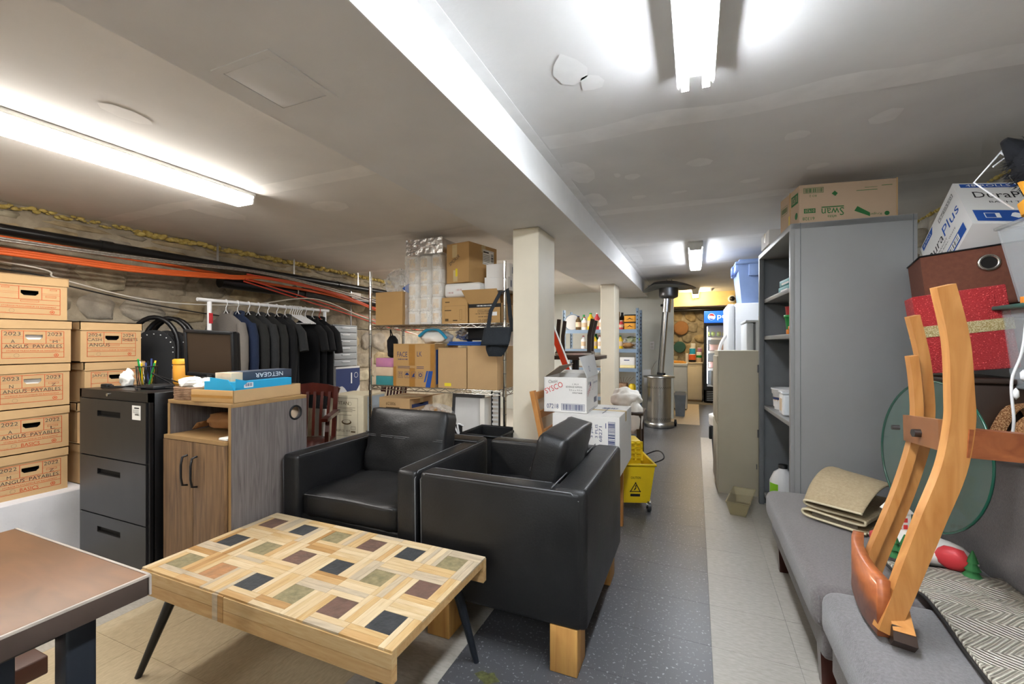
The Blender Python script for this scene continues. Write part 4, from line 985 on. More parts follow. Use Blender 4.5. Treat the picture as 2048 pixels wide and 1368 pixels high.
for k in range(3): F.bars(b, .04 + .075 * k, .03 + .02 * (k % 2), .05, .014, 7)
obj('red_print', b, mat('ink_faded', 'c9a49c', .8), t)
t, F, G, w, d, h = carton('cardboard_carton', 'brown carton with faint brown print under the towel pack', (-1.845, 2.95, S1), (-1.615, 3.3, 1.583), 'cardboard_warm')
b = B(); F.rect(b, .03, .165, .04, .008); F.rect(b, .025, .1, .06, .008); F.frame(b, .025, .02, .19, .12, .0012); F.frame(b, .16, .03, .02, .08, .0015); F.rect(b, .03, .02, .03, .02); F.rect(b, .1, .02, .04, .01)
obj('printing', b, 'ink_brown', t)
# open carton with raised flap
t = thing('open_carton', 'open brown carton with a black band and raised flap on the top wire shelf', 'box', (-1.468, 2.945, S1))
w, d, h = .27, .3, .15
obj('carton_body', B().box((-w / 2, 0, 0), (w / 2, .004, h)).box((-w / 2, d - .004, 0), (w / 2, d, h)).box((-w / 2, 0, 0), (-w / 2 + .004, d, h)).box((w / 2 - .004, 0, 0), (w / 2, d, h)).box((-w / 2, 0, 0), (w / 2, d, .004)), 'cardboard_warm', t)
obj('flap', B().add([(-w / 2, 0, h), (w / 2, 0, h), (w / 2 - .01, -.05, h + .10), (-w / 2 - .035, -.05, h + .10)], [(0, 1, 2, 3)]), 'cardboard_warm', t, solid=.004)
obj('flap', B().add([(-w / 2, 0, h), (-w / 2, d, h), (-w / 2 - .004, d, h + .045), (-w / 2 - .004, 0, h + .045)], [(0, 1, 2, 3)]), 'cardboard', t, solid=.004)
obj('flap', B().add([(-w / 2, d, h), (w / 2, d, h), (w / 2, d + .015, h + .085), (-w / 2, d + .015, h + .085)], [(0, 1, 2, 3)]), 'cardboard', t, solid=.004)
F = Face((-w / 2, 0, 0), X3, Z3); b = B(); F.rect(b, 0, h - .032, w, .028); F.text(b, 'DOLLARAMA', .085, .085, .11, .012); F.bars(b, .055, .068, .15, .006, 26); F.bars(b, .08, .045, .09, .007, 16); F.text(b, '12-1200400', .085, .012, .115, .018); F.frame(b, .078, .08, .125, .022, .0015)
obj('black_print', b, 'ink_black', t)
b = B(); F6 = Face((-w / 2, 0, 0), X3, Z3, .0016); F6.bars(b, .07, h - .023, .14, .009, 22); obj('white_lettering', b, 'white_ink', t)
b = B(); F6.rect(b, .17, .055, .07, .028); obj('white_sticker', b, 'white_ink', t)
# white cartons behind
for i, (z0, lb) in enumerate(((1.63, 'lower white carton at the back right of the top wire shelf'), (1.735, 'upper white carton at the back right of the top wire shelf'))):
    t, F, G, w, d, h = carton('white_carton', lb, (-1.505, 3.02 + .03 * i, z0), (-1.305, 3.33, z0 + .104), 'carton_white', 0, group='white cartons on the wire rack')
    b = B(); G.bars(b, .04, .03, .03, .05, 8); obj('printing', b, 'ink_navy', t)
carton('cardboard_carton', 'brown carton under the two white cartons at the back of the top shelf', (-1.60, 3.27, S1), (-1.31, 3.36, 1.628), 'cardboard')
# black shoulder bag hanging on the post
t = thing('shoulder_bag', 'black fabric shoulder bag hanging from the right post of the wire rack', 'bag', (-1.34, 2.86, 1.13))
def bagf(s_):
    def fn(u, v):
        z = .20 * v; w = .115 * (1 - .25 * v) * (1 - .55 * (1 - v) ** 3); x = (u - .5) * 2 * w + .04 * v
        y = s_ * .045 * (1 - (2 * u - 1) ** 2) * math.sin(PI * min(1, v * .9 + .06)) + .006 * noise.noise(Vector((u * 6, v * 6, s_)))
        return (x, y, z)
    return fn
obj('bag_body', B().grid(bagf(-1), 14, 14).grid(bagf(1), 14, 14), 'bag_black', t)
obj('flap', B().grid(lambda u, v: (-.09 + .22 * u + .03 * v, -.052 - .01 * math.sin(u * PI), .08 + .13 * v), 8, 8), 'bag_black', t, solid=.004)
obj('strap', B().bar([(-.05, -.02, .18), (-.03, -.01, .33), (.03, .03, .47), (.075, .05, .49), (.09, .05, .4), (.11, .02, .3), (.14, .0, .18)], .03, .004, (1, 0, .3)), 'bag_black', t)

# --- middle shelf
for i, (z, m, lb) in enumerate(((S2, 'teal_card', 'teal tissue box, lowest of three stacked at the rack end'), (S2 + .076, 'cream_card', 'cream tissue box in the middle of three stacked at the rack end'), (S2 + .152, 'pink_card', 'pink tissue box on top of three stacked at the rack end'))):
    t = thing('tissue_box', lb, 'box', (-2.405, 2.96, z), 0, 'tissue boxes on the wire rack')
    obj('box_body', B().box((-.1, 0, 0), (.1, .11, .074), .002), m, t); obj('opening', B().box((-.05, .035, .074), (.05, .075, .0745)), 'film', t)
t, F, G, w, d, h = carton('mask_carton', 'taped brown carton with dark words and handling symbols on the middle shelf', (-2.30, 2.93, S2), (-1.90, 3.3, 1.222), 'cardboard_warm')
b = B(); F.text(b, 'FACE', .04, .24, .10, .042); F.text(b, 'LK', .235, .245, .045, .04); F.bars(b, .045, .215, .1, .011, 22)
for k in range(2): F.rect(b, .045, .16 - .012 * k, .12, .004); F.rect(b, .23, .16 - .012 * k, .07, .004)
for k in range(4):
    u = .05 + .065 * k; F.frame(b, u, .07, .045, .05, .002)
F.rect(b, .062, .078, .003, .03); F.rect(b, .078, .078, .003, .03); F.poly(b, [(.058, .105), (.069, .105), (.0635, .114)]); F.poly(b, [(.074, .105), (.085, .105), (.0795, .114)])
F.poly(b, [(.118, .092), (.157, .092), (.148, .108), (.1375, .113), (.127, .108)]); F.rect(b, .136, .076, .003, .016)
F.poly(b, [(.185, .078), (.215, .078), (.208, .09), (.212, .112), (.195, .1)]); F.disc(b, .2675, .095, .016, 12, .009)
obj('printing', b, 'ink_navy', t)
b = B(); F.rect(b, .155, .17, .06, .17); F.rect(b, 0, 0, .03, .16); F.rect(b, .16, 0, .055, .15, -.0002); F.rect(b, .36, 0, .04, .34); obj('tape_strips', b, 'tape_brown', t)
b = B(); F6 = Face((-w / 2, 0, 0), X3, Z3, .0018); F6.poly(b, [(.315, .0), (.36, .0), (.385, .13), (.345, .13)]); F6.poly(b, [(.30, .04), (.315, .04), (.34, .13), (.325, .13)]); G.poly(b, [(.02, .02), (.1, .04), (.06, .3), (.02, .3)]); obj('blue_tape', b, 'ink_blue', t)
t, F, G, w, d, h = carton('cardboard_carton', 'plain brown carton with a yellow sticker in the middle of the middle shelf', (-1.875, 2.94, S2), (-1.62, 3.25, 1.19), 'cardboard')
b = B(); F.rect(b, .06, .015, .06, .025); obj('yellow_sticker', b, 'ink_yellow', t)
carton('cardboard_carton', 'plain tan carton at the right end of the middle shelf', (-1.612, 2.94, S2), (-1.36, 3.28, 1.205), 'cardboard', .0)
t = thing('face_mask_pack', 'blue and white crumpled mask bag lying on the printed carton', 'bag', (-2.0, 3.1, 1.235), .1)
obj('bag_body', B().blob((0, 0, .045), (.14, .08, .06), .4, 2.5, 3, 8), 'paper', t); obj('blue_band', B().tube(lerp_path([(-.12, -.06, .05), (-.03, -.085, .1), (.06, -.08, .1), (.13, -.06, .03)], 6), .013, 6), 'cyan_card', t)
tag(obj('blue_bin', B().box((-1.86, 3.05, 1.207), (-1.5, 3.34, 1.225), .006).box((-1.85, 3.06, 1.225), (-1.51, 3.33, 1.24), .004), 'ink_blue'), 'flat royal blue tray behind the plain carton on the middle shelf', 'tray')
tag(obj('black_bag', B().blob((-2.44, 3.1, 1.2), (.05, .05, .1), .3, 2.5, 2, 2).tube([(-2.46, 3.1, 1.27), (-2.45, 3.08, 1.35), (-2.43, 3.1, 1.27)], .006, 6).blob((-2.43, 3.1, 1.13), (.06, .05, .03), .3, 2, 2, 5), 'garment_black'), 'black cloth tote bag above the tissue boxes', 'bag')
t = thing('plastic_bundle', 'bundle of clear and black wrapped goods behind the plain cartons', 'bundle', (-1.68, 3.2, 1.25))
obj('black_pack', B().box((-.04, -.06, 0), (.16, .06, .11), .01), 'black_plastic', t); obj('bag_film', B().blob((-.09, 0, .05), (.08, .07, .05), .7, 2.5, 3, 5, smooth=False), 'foil', t)
tag(obj('white_post', B().box((-1.42, 3.3, 1.206), (-1.36, 3.36, 1.34), .004).box((-1.415, 3.305, 1.34), (-1.365, 3.355, 1.345)), 'plastic_white'), 'white upright block behind the tan carton on the middle shelf', 'block')

# --- lower shelf
t, F, G, w, d, h = carton('cardboard_carton', 'brown carton with a printed number on the lower shelf behind the armchair', (-2.47, 2.96, S3), (-2.16, 3.3, .77), 'cardboard', -.0)
b = B(); F.text(b, '#23806', .07, .285, .10, .03); F.rect(b, .07, .265, .14, .008); F.frame(b, .07, .215, .14, .04, .002); F.bars(b, .09, .222, .1, .026, 12); obj('printing', b, 'ink_brown', t)
b = B(); G.rect(b, .03, .27, .24, .03); G.rect(b, .03, .16, .06, .08); obj('blue_print', b, 'ink_navy', t)
obj('raised_flap', B().add([(.155, .0, .35), (.155, .34, .35), (.27, .34, .365), (.27, .0, .365)], [(0, 1, 2, 3)]), 'cardboard', t, solid=.004)
t = thing('potato_bag', 'clear bag of brown knobbly bulbs on a flat tray behind the armchair', 'bag', (-1.93, 3.02, .60))
obj('tray', B().box((-.15, -.08, -.18), (.15, .14, -.004), .006), 'cardboard_grey', t)
for k in range(14):
    q = random.Random(k + 40); obj('bulb', B().blob((q.uniform(-.1, .1), q.uniform(-.05, .05), .03 + .028 * (k % 3)), (.034, .03, .028), .3, 2, 1, k), 'potato', t)
obj('bag_film', B().blob((0, 0, .06), (.15, .085, .075), .3, 3, 3, 6, smooth=False), 'film', t)
obj('paper_scrap', B().blob((-.14, -.03, .03), (.04, .03, .05), .6, 2, 2, 3, smooth=False), 'paper', t)
t = thing('picture_frame', 'grey framed white board leaning on the lower shelf', 'frame', (-1.66, 3.0, S3 + .004), 0, None, -.1)
obj('frame_border', B().box((-.14, 0, 0), (-.115, .02, .40)).box((.115, 0, 0), (.14, .02, .40)).box((-.115, 0, .375), (.115, .02, .40)).box((-.115, 0, 0), (.115, .02, .025)), 'steel_dark', t); obj('white_panel', B().box((-.115, .006, .025), (.115, .016, .375)), 'carton_grey', t)
tag(obj('paper_folder', B().box((-1.53, 2.99, S3), (-1.49, 3.25, .80), .002).box((-1.535, 3.0, S3), (-1.531, 3.2, .75)), 'paper'), 'white paper folder standing right of the grey frame', 'folder')
t = thing('dish_rack', 'black slatted dish rack standing on end beside the right post of the rack', 'rack', (-1.40, 2.99, S3))
obj('side_bar', B().box((-.035, 0, 0), (-.028, .02, .45)).box((.028, 0, 0), (.035, .02, .45)), 'black_plastic', t)
for k in range(13): obj('slat', B().box((-.028, .004, .02 + .033 * k), (.028, .016, .034 + .033 * k)), 'carton_grey', t)
t = thing('black_crate', 'black plastic crate below the slatted dish rack at the foot of the column', 'crate', (-1.30, 2.55, 0))
b = B().box((-.14, 0, 0), (.14, .3, .01)); 
for q in ((-.14, 0, -.13, .3), (.13, 0, .14, .3), (-.14, 0, .14, .01), (-.14, .29, .14, .3)): b.box((q[0], q[1], 0), (q[2], q[3], .62))
obj('crate_body', b, 'black_plastic', t); obj('rim', B().tube([(-.145, -.005, .62), (.145, -.005, .62), (.145, .305, .62), (-.145, .305, .62)], .01, 6, True), 'black_plastic', t)
t = thing('folding_crate', 'dark grey folded panel crate between the black crate and the armchair', 'crate', (-1.62, 2.62, 0))
obj('panel', B().box((-.13, 0, 0), (.13, .03, .66), .004), 'black_plastic', t); obj('rib', B().box((-.13, -.006, .56), (.13, 0, .575)).box((-.13, -.006, .6), (.13, 0, .615)), 'steel_dark', t)
obj('tie_string', B().tube(lerp_path([(.09, -.01, .66), (.11, -.03, .64), (.13, -.02, .6), (.12, -.02, .67), (.16, -.01, .66)], 5), .006, 5), 'plastic_white', t)

# ================================================================ CARTONS ON THE WOODEN CHAIRS BY THE AISLE
def wood_chair(loc, rz, label):
    t = thing('wooden_chair', label, 'chair', loc, rz, 'orange wooden chairs under the white cartons')
    obj('seat', B().box((-.21, -.26, .42), (.21, .2, .45), .008), 'teak', t)
    for x in (-.185, .185):
        obj('leg', B().bar([(x, -.235, 0), (x, -.235, .42)], .04, .035, (1, 0, 0)), 'teak', t)
        obj('leg', B().bar([(x, .23, 0), (x, .185, .40), (x, .19, .6), (x, .26, .92)], .04, .03, (1, 0, 0)), 'teak', t)
    for z in (.62, .74, .86): obj('back_rail', B().box((-.17, .19 + (z - .6) * .2, z), (.17, .205 + (z - .6) * .2, z + .05), .003), 'teak', t)
    return t
wood_chair((-.70, 2.80, 0), PI / 2, 'orange wooden chair hidden under the white cartons beside the aisle')
t, F, G, w, d, h = carton('white_food_carton', 'lower big white carton with barcode on the wooden chair, beside the bucket', (-.80, 2.53, .451), (-.40, 3.02, .80), 'carton_white', 0, group='white food cartons')
b = B(); F.text(b, 'DINER', .20, .22, .085, .018, 90); F.text(b, 'UR SUPERIEUR', .225, .17, .14, .016, 90); F.text(b, '3 po.', .25, .22, .07, .016, 90); F.text(b, '3 PLIS', .275, .22, .08, .016, 90); F.text(b, '68271', .30, .2, .09, .018, 90)
F.frame(b, .335, .15, .04, .17, .0015); F.bars(b, .337, .153, .036, .164, 22, False); F.rect(b, .32, .28, .004, .03)
F.bars(b, .374, .02, .012, .13, 7, False); obj('printing', b, 'ink_navy', t)
b = B(); F.disc(b, .10, .17, .035, 20); obj('red_mark', b, 'ink_crimson', t)
b = B(); G.frame(b, .12, .22, .1, .06, .0012); G.rect(b, .14, .25, .05, .003); G.frame(b, .15, .06, .12, .1, .001); obj('grey_print', b, 'carton_grey', t)
Tp = Face((-w / 2, 0, h + .0008), X3, Y3); b = B(); Tp.bars(b, .24, .30, .1, .05, 16); Tp.rect(b, .28, .1, .004, .18); obj('top_print', b, 'ink_navy', t)
t = thing('open_food_carton', 'open white napkin carton with raised flaps on the lower white carton', 'box', (-.735, 2.58, .801), .03, 'white food cartons')
w, d, h = .27, .36, .215
obj('carton_body', B().box((-w / 2, 0, 0), (w / 2, .004, h)).box((-w / 2, d - .004, 0), (w / 2, d, h)).box((-w / 2, 0, 0), (-w / 2 + .004, d, h)).box((w / 2 - .004, 0, 0), (w / 2, d, h)).box((-w / 2, 0, 0), (w / 2, d, .004)), 'carton_white', t)
obj('flap', B().add([(-w / 2, .0, h), (-w / 2, d, h), (-w / 2 + .1, d, h + .07), (-w / 2 + .1, .0, h + .07)], [(0, 1, 2, 3)]), 'cardboard_grey', t, solid=.004)
obj('flap', B().add([(w / 2, .0, h), (w / 2, d, h), (w / 2 - .03, d + .02, h + .135), (w / 2 - .045, -.02, h + .125)], [(0, 1, 2, 3)]), 'carton_grey', t, solid=.004)
obj('flap', B().add([(-w / 2, d, h), (w / 2, d, h), (w / 2, d + .07, h + .02), (-w / 2, d + .07, h + .02)], [(0, 1, 2, 3)]), 'carton_white', t, solid=.004)
F = Face((-w / 2, 0, 0), X3, Z3); G = Face((w / 2, 0, 0), Y3, Z3)
b = B(); F.text(b, 'SYSCO', .015, .11, .12, .034, 24); G.text(b, 'SYSCO', .02, .10, .12, .03, 24); obj('red_print', b, 'ink_crimson', t)
b = B(); F.text(b, 'Classic', .03, .175, .06, .02, 8); G.text(b, 'Classic', .03, .17, .05, .018, 8); F.text(b, 'BEVERAGE NAPKINS', .14, .152, .1, .011); F.text(b, '9.0 in x 9.0 in', .16, .134, .08, .009); F.text(b, '0927468', .18, .117, .06, .009); F.text(b, '1 PLY', .18, .17, .04, .008); obj('grey_print', b, 'ink_pencil', t)
b = B(); F.text(b, '07218', .018, .022, .075, .028); F.frame(b, .11, .012, .145, .042, .0015); F.bars(b, .115, .016, .135, .034, 30); G.bars(b, .22, .04, .1, .035, 18); G.text(b, 'BEVERAGE NAPKINS', .2, .165, .14, .012); G.frame(b, .155, .13, .04, .06, .0012); G.disc(b, .1, .17, .016, 16); G.rect(b, .05, .01, .22, .002); obj('blue_print', b, 'ink_navy', t)
b = B(); q = Face((w / 2 - .0036, .0, h + .02), Y3, Vector((-.03, 0, .135)).normalized(), .004); q.disc(b, .1, .03, .018, 16, .014); obj('flap_emblem', b, 'ink_navy', t)
t = thing('cloth_bundle', 'white crumpled cloth bundle behind the white cartons', 'bundle', (-.62, 4.35, .0))
obj('stool', B().box((-.17, -.15, .55), (.17, .15, .58), .005).box((-.15, -.13, 0), (-.11, -.09, .55)).box((.11, -.13, 0), (.15, -.09, .55)).box((-.15, .09, 0), (-.11, .13, .55)).box((.11, .09, 0), (.15, .13, .55)), 'walnut_dark', t)
obj('cloth', B().blob((0, 0, .68), (.14, .13, .115), .3, 2.2, 4, 9).blob((.08, -.06, .52), (.08, .09, .16), .35, 2.0, 3, 4), 'tissue', t)
# orange dolly handle and dark chairs behind the column
t = thing('orange_dolly', 'bright orange metal pole leaning behind the white napkin carton', 'dolly', (0, 0, 0))
obj('pole', B().bar([(-1.02, 4.05, .70), (-1.31, 4.05, 1.42)], .05, .05, (0, 1, 0)), mat('dolly_orange', 'e8421c', .4, n=.05), t)
obj('edge_strip', B().bar([(-.993, 4.05, .711), (-1.283, 4.05, 1.431)], .04, .006, (0, 1, 0)), 'white_ink', t)
obj('foot', B().bar([(-1.02, 4.05, .70), (-.76, 4.05, .03)], .05, .03, (0, 1, 0)).box((-.9, 3.95, 0), (-.6, 4.15, .03)), 'dolly_orange', t)
def dark_chair(loc, rz, label, z):
    t = thing('dark_chair', label, 'chair', loc, rz, 'dark wooden chairs stacked upside down')
    obj('seat', B().box((-.2, -.2, .0), (.2, .2, .045), .01), 'walnut_dark', t)
    for x in (-.17, .17):
        for s_ in (-1, 1):
            obj('leg', B().bar([(x, s_ * .17, .04), (x * 1.02, s_ * .175, .22), (x * 1.08 + .03, s_ * .2, .4)], .042, .028, (1, 0, 0)), 'walnut_dark', t)
    obj('steel_edge', B().box((-.2, -.204, .005), (.2, -.2, .03)), 'steel', t)
    return t
t = thing('chair_base_table', 'dark square table under the upturned chairs behind the column', 'table', (-1.26, 4.85, 0))
obj('tabletop', B().box((-.3, -.3, 1.05), (.3, .3, 1.09), .004), 'walnut_dark', t); obj('leg', B().cyl((0, 0, 0), (0, 0, 1.05), .04), 'black_enamel', t); obj('foot', B().box((-.25, -.04, 0), (.25, .04, .03)).box((-.04, -.25, 0), (.04, .25, .03)), 'black_enamel', t)
dark_chair((-1.26, 4.85, 1.092), 0.12, 'dark wooden chair upside down behind the cream column, its curved legs up', 0)
t = thing('carafe_set', 'shelf of small glass jars below the upturned dark chairs', 'jars', (-1.30, 4.5, 0))
obj('stand', B().box((-.12, 0, .80), (.2, .12, .82)).box((-.12, 0, .68), (.2, .12, .70)).box((-.12, .1, 0), (-.1, .12, .82)).box((.18, .1, 0), (.2, .12, .82)).box((-.12, 0, 0), (-.1, .02, .82)).box((.18, 0, 0), (.2, .02, .82)), 'cardboard_grey', t)
for k in range(6):
    j = obj('jar', B().lathe([(.028, 0), (.03, .06), (.022, .07)], 14, (-.07 + .11 * (k % 3), .05, .82 if k < 3 else .70)), 'steel' if k % 2 else 'cardboard_grey', t); obj('lid', B().lathe([(.024, .07), (.024, .085), (0, .086)], 14, (-.07 + .11 * (k % 3), .05, .82 if k < 3 else .70)), 'plastic_white', j)

# ================================================================ YELLOW MOP BUCKET
t = thing('mop_bucket', 'yellow wheeled mop bucket with a caution triangle beside the aisle', 'bucket', (-.46, 3.42, 0), .35)
def tub(w0, d0, w1, d1, z0, z1, th=.008):
    b = B(); r0 = [(-w0, -d0), (w0, -d0), (w0, d0), (-w0, d0)]; r1 = [(-w1, -d1), (w1, -d1), (w1, d1), (-w1, d1)]
    vs = [(x, y, z0) for x, y in r0] + [(x, y, z1) for x, y in r1] + [(x * (1 - th / w1), y * (1 - th / d1), z1) for x, y in r1] + [(x * (1 - th / w0), y * (1 - th / d0), z0 + th) for x, y in r0]
    fs = [(3, 2, 1, 0), (12, 13, 14, 15)]
    for l in (0, 4, 8): fs += [(l + k, l + (k + 1) % 4, l + 4 + (k + 1) % 4, l + 4 + k) for k in range(4)]
    return b.add(vs, fs)
obj('tub', tub(.105, .15, .135, .19, .06, .34), 'yellow_plastic', t)
obj('rim', B().tube([(-.137, -.192, .345), (.137, -.192, .345), (.137, .192, .345), (-.137, .192, .345)], .011, 8, True), 'yellow_plastic', t)
obj('handle', B().tube(lerp_path([(.135, -.12, .34), (.22, -.1, .37), (.24, 0, .39), (.22, .1, .38), (.135, .12, .34)], 6), .005, 6), 'black_rubber', t)
w = B()
for k in range(5): w.box((-.13 + .045 * k, -.12, .36), (-.115 + .045 * k, -.108, .5))
for k in range(4): w.box((-.13, -.12, .375 + .035 * k), (.065, -.108, .387 + .035 * k))
obj('wringer_grille', w, 'yellow_plastic', t); obj('wringer_box', B().box((-.13, -.1, .3), (.06, .1, .5), .01), 'yellow_plastic', t)
for sx in (-1, 1):
    for sy in (-1, 1):
        c = obj('caster', B().cyl((sx * .1 - .011, sy * .15, .036), (sx * .1 + .011, sy * .15, .036), .036, n=18), 'steel_dark', t)
        obj('caster_hub', B().cyl((sx * .1 - .013, sy * .15, .036), (sx * .1 + .013, sy * .15, .036), .018, n=14), 'black_rubber', c)
        obj('caster_fork', B().bar([(sx * .1, sy * .15, .036), (sx * .1, sy * .13, .075)], .036, .01, (1, 0, 0)), 'chrome', c)
nrm = Vector((0, -.28, -.04)).normalized(); F = Face((-.12, -.151, .06), X3, Vector((.0, -.04, .28)).normalized(), .002)
b = B(); F.text(b, 'CAUTION', .085, .185, .07, .018)
tri = [(.08, .085), (.16, .085), (.12, .16)]
for k in range(3):
    (u0, v0), (u1, v1) = tri[k], tri[(k + 1) % 3]; L = math.hypot(u1 - u0, v1 - v0); nx, ny = -(v1 - v0) / L * .006, (u1 - u0) / L * .006
    F.poly(b, [(u0, v0), (u1, v1), (u1 + nx, v1 + ny), (u0 + nx, v0 + ny)])
F.poly(b, [(.108, .098), (.116, .098), (.128, .118), (.12, .122)]); F.disc(b, .122, .13, .006, 10); F.rect(b, .085, .05, .07, .02); obj('caution_print', b, 'ink_black', t)

# ================================================================ PATIO HEATER
t = thing('patio_heater', 'stainless steel patio heater with a bent reflector at the end of the aisle', 'heater', (-.50, 6.80, 0))
obj('base_ring', B().lathe([(.2, 0), (.215, .012), (.215, .045), (.205, .07), (.185, .082)], 32), 'steel', t)
obj('tank_housing', B().lathe([(.17, .08), (.17, .72)], 32), 'steel', t)
obj('housing_lid', B().lathe([(.17, .72), (.22, .725), (.222, .745), (.05, .765)], 32), 'steel', t)
hb = B()
for z in (.12, .135, .575, .59):
    for k in range(36):
        a = 2 * PI * k / 36 + (z in (.135, .59)) * .087
        hb.add([(.1712 * math.cos(a + u), .1712 * math.sin(a + u), z + v) for u, v in ((-.03, 0), (0, -.008), (.03, 0), (0, .008))], [(0, 1, 2, 3)])
obj('vent_holes', hb, 'hole_dark', t, kind='stuff')
ax = Vector((.03, 0, .765)); tp = Vector((.115, 0, 1.89))
obj('pole', B().cyl(ax, tp, .035, n=18), 'steel', t); obj('gas_hose', B().tube([tuple(ax + (tp - ax) * (k / 6) + Vector((-.045, -.02, 0))) for k in range(6)], .006, 6), 'black_rubber', t)
obj('collar', B().cyl(ax, ax + Vector((.002, 0, .03)), .06, n=16), 'black_plastic', t)
obj('control_sleeve', B().cyl((.1, 0, 1.69), (.114, 0, 1.89), .062, n=20), 'steel', t); obj('knob', B().cyl((.05, -.02, 1.79), (.03, -.03, 1.79), .018, n=12), 'black_plastic', t)
obj('burner_screen', B().lathe([(.075, 1.885), (.13, 1.91), (.135, 1.935), (.135, 2.04)], 28, (.135, 0, 0)), 'steel_dark', t)
def refl(u, v):
    r = .37 * u; a = 2 * PI * v; x = r * math.cos(a); y = r * math.sin(a); z = .09 * (1 - u * u)
    if x < -.2: z -= (-.2 - x) * .5
    return (.14 + x, y, 2.055 + z - .07 * x)
obj('reflector', B().grid(refl, 10, 36), 'steel_dark', t, solid=.003)
obj('reflector_studs', B().cyl((.11, 0, 2.1), (.11, 0, 2.17), .004, n=6).cyl((.18, 0, 2.1), (.18, 0, 2.17), .004, n=6), 'steel_dark', t)
tag(obj('heater_wheel', B().cyl((-.29, 6.9, .05), (-.26, 6.9, .05), .05, n=16).cyl((-.295, 6.9, .05), (-.255, 6.9, .05), .02, n=10), 'black_rubber', None), 'small black wheel behind the heater base', 'wheel')
tag(obj('paper_box', B().box((-.76, 7.1, .72), (-.64, 7.3, .82), .002).add([(-.64, 7.1, .82), (-.64, 7.3, .82), (-.57, 7.3, .95), (-.57, 7.1, .95)], [(0, 1, 2, 3)]).box((-.75, 7.12, 0), (-.65, 7.29, .72)), 'carton_grey'), 'white open paper box on a stand left of the heater', 'box')

# ================================================================ FAR BLUE STEEL SHELVING
SX0, SX1, SY0, SY1 = -2.05, -.79, 6.62, 7.05
t = thing('steel_shelving', 'blue grey boltless steel shelving with groceries by the back wall', 'shelving', (0, 0, 0))
SZ = (1.44, 1.147, .861, .42, .08)
for x in (-1.90, SX1):
    for y in (SY0, SY1):
        p = obj('post', B().box((x - .02, y - .002, 0), (x + .02, y + .002, 1.75)).box((x - .02 if x < -1.5 else x + .016, y - .02, 0), (x - .016 if x < -1.5 else x + .02, y + .02, 1.75)), 'blue_steel', t)
        h_ = B()
        for k in range(30): h_.box((x - .006, y - .004, .06 + .056 * k), (x + .006, y + .004, .078 + .056 * k))
        obj('slot_holes', h_, 'black_rubber', p, kind='stuff')
for z in SZ:
    s = obj('shelf_board', B().box((-1.90, SY0 + .01, z - .012), (SX1, SY1 - .01, z)), 'cardboard_grey', t)
    obj('shelf_beam', B().box((-1.90, SY0 - .008, z - .055), (SX1, SY0 + .012, z - .002)).box((SX1 - .012, SY0, z - .055), (SX1 + .008, SY1, z - .002)), 'blue_steel', s)
def bottle(x, z, m, cap, label, y=6.72, h=.22, r=.04):
    t = thing('bottle', label, 'bottle', (x, y, z), 0, 'groceries on the steel shelving')
    obj('body', B().lathe([(r * .95, 0), (r, .01), (r, h * .68), (r * .45, h * .85), (r * .4, h * .93)], 16), m, t); obj('cap', B().lathe([(r * .45, h * .93), (r * .45, h), (0, h)], 12), cap, t)
    obj('paper_label', B().lathe([(r * 1.02, h * .2), (r * 1.02, h * .55)], 16), 'cream_card', t)
q = random.Random(21)
BM = [('cherry', 'white_ink'), ('green_plastic', 'green_plastic'), ('yellow_plastic', 'green_plastic'), ('ink_brown', 'ink_navy'), ('plastic_white', 'red_plastic'), ('red_plastic', 'plastic_white')]
nm = {'cherry': 'dark red', 'green_plastic': 'green', 'yellow_plastic': 'yellow', 'ink_brown': 'brown', 'plastic_white': 'white', 'red_plastic': 'red'}
for i, x in enumerate((-1.70, -1.605, -1.505, -1.405, -1.335)):
    m, c = BM[(3, 4, 2, 5, 4)[i]]; bottle(x, 1.4415, m, c, '%s bottle, %s from the left on the top steel shelf' % (nm[m], ('first', 'second', 'third', 'fourth', 'fifth')[i]), 6.72, (.22, .2, .26, .26, .2)[i], .042 if i != 2 else .05)
for i, x in enumerate((-1.62, -1.52, -1.44, -1.36, -1.28, -1.2, -1.12, -1.05)):
    m, c = BM[(4, 3, 2, 4, 1, 1, 1, 2)[i]]; bottle(x, 1.1485, m, c, '%s bottle, %s from the left on the second steel shelf' % (nm[m], ('first', 'second', 'third', 'fourth', 'fifth', 'sixth', 'seventh', 'eighth')[i]), 6.72, .2, .036)
for i, x in enumerate((-1.56, -1.46, -1.36, -1.24, -1.16)):
    m, c = BM[(5, 1, 3, 0, 2)[i]]; bottle(x, 1.1485, m, c, '%s bottle in the back row, %s from the left on the second steel shelf' % (nm[m], ('first', 'second', 'third', 'fourth', 'fifth')[i]), 6.90, .23, .038)
for i, x in enumerate((-1.66, -1.55, -1.45, -1.37)):
    m, c = BM[(1, 5, 0, 3)[i]]; bottle(x, 1.4415, m, c, '%s bottle in the back row, %s from the left on the top steel shelf' % (nm[m], ('first', 'second', 'third', 'fourth')[i]), 6.92, .25, .04)
t = thing('wall_clock_disc', 'round blue white disc leaning on the top steel shelf', 'disc', (-1.84, 6.86, 1.4415), 0, None, -.12)
obj('disc', B().cyl((0, 0, .13), (0, .02, .13), .13, n=32), 'carton_grey', t); obj('disc_rim', B().tube([(.13 * math.cos(2 * PI * k / 32), 0, .13 + .13 * math.sin(2 * PI * k / 32)) for k in range(32)], .008, 6, True), 'blue_steel', t)
carton('cardboard_carton', 'brown open carton on the top steel shelf behind the second column', (-1.29, 6.66, 1.4415), (-1.09, 6.95, 1.72), 'cardboard')
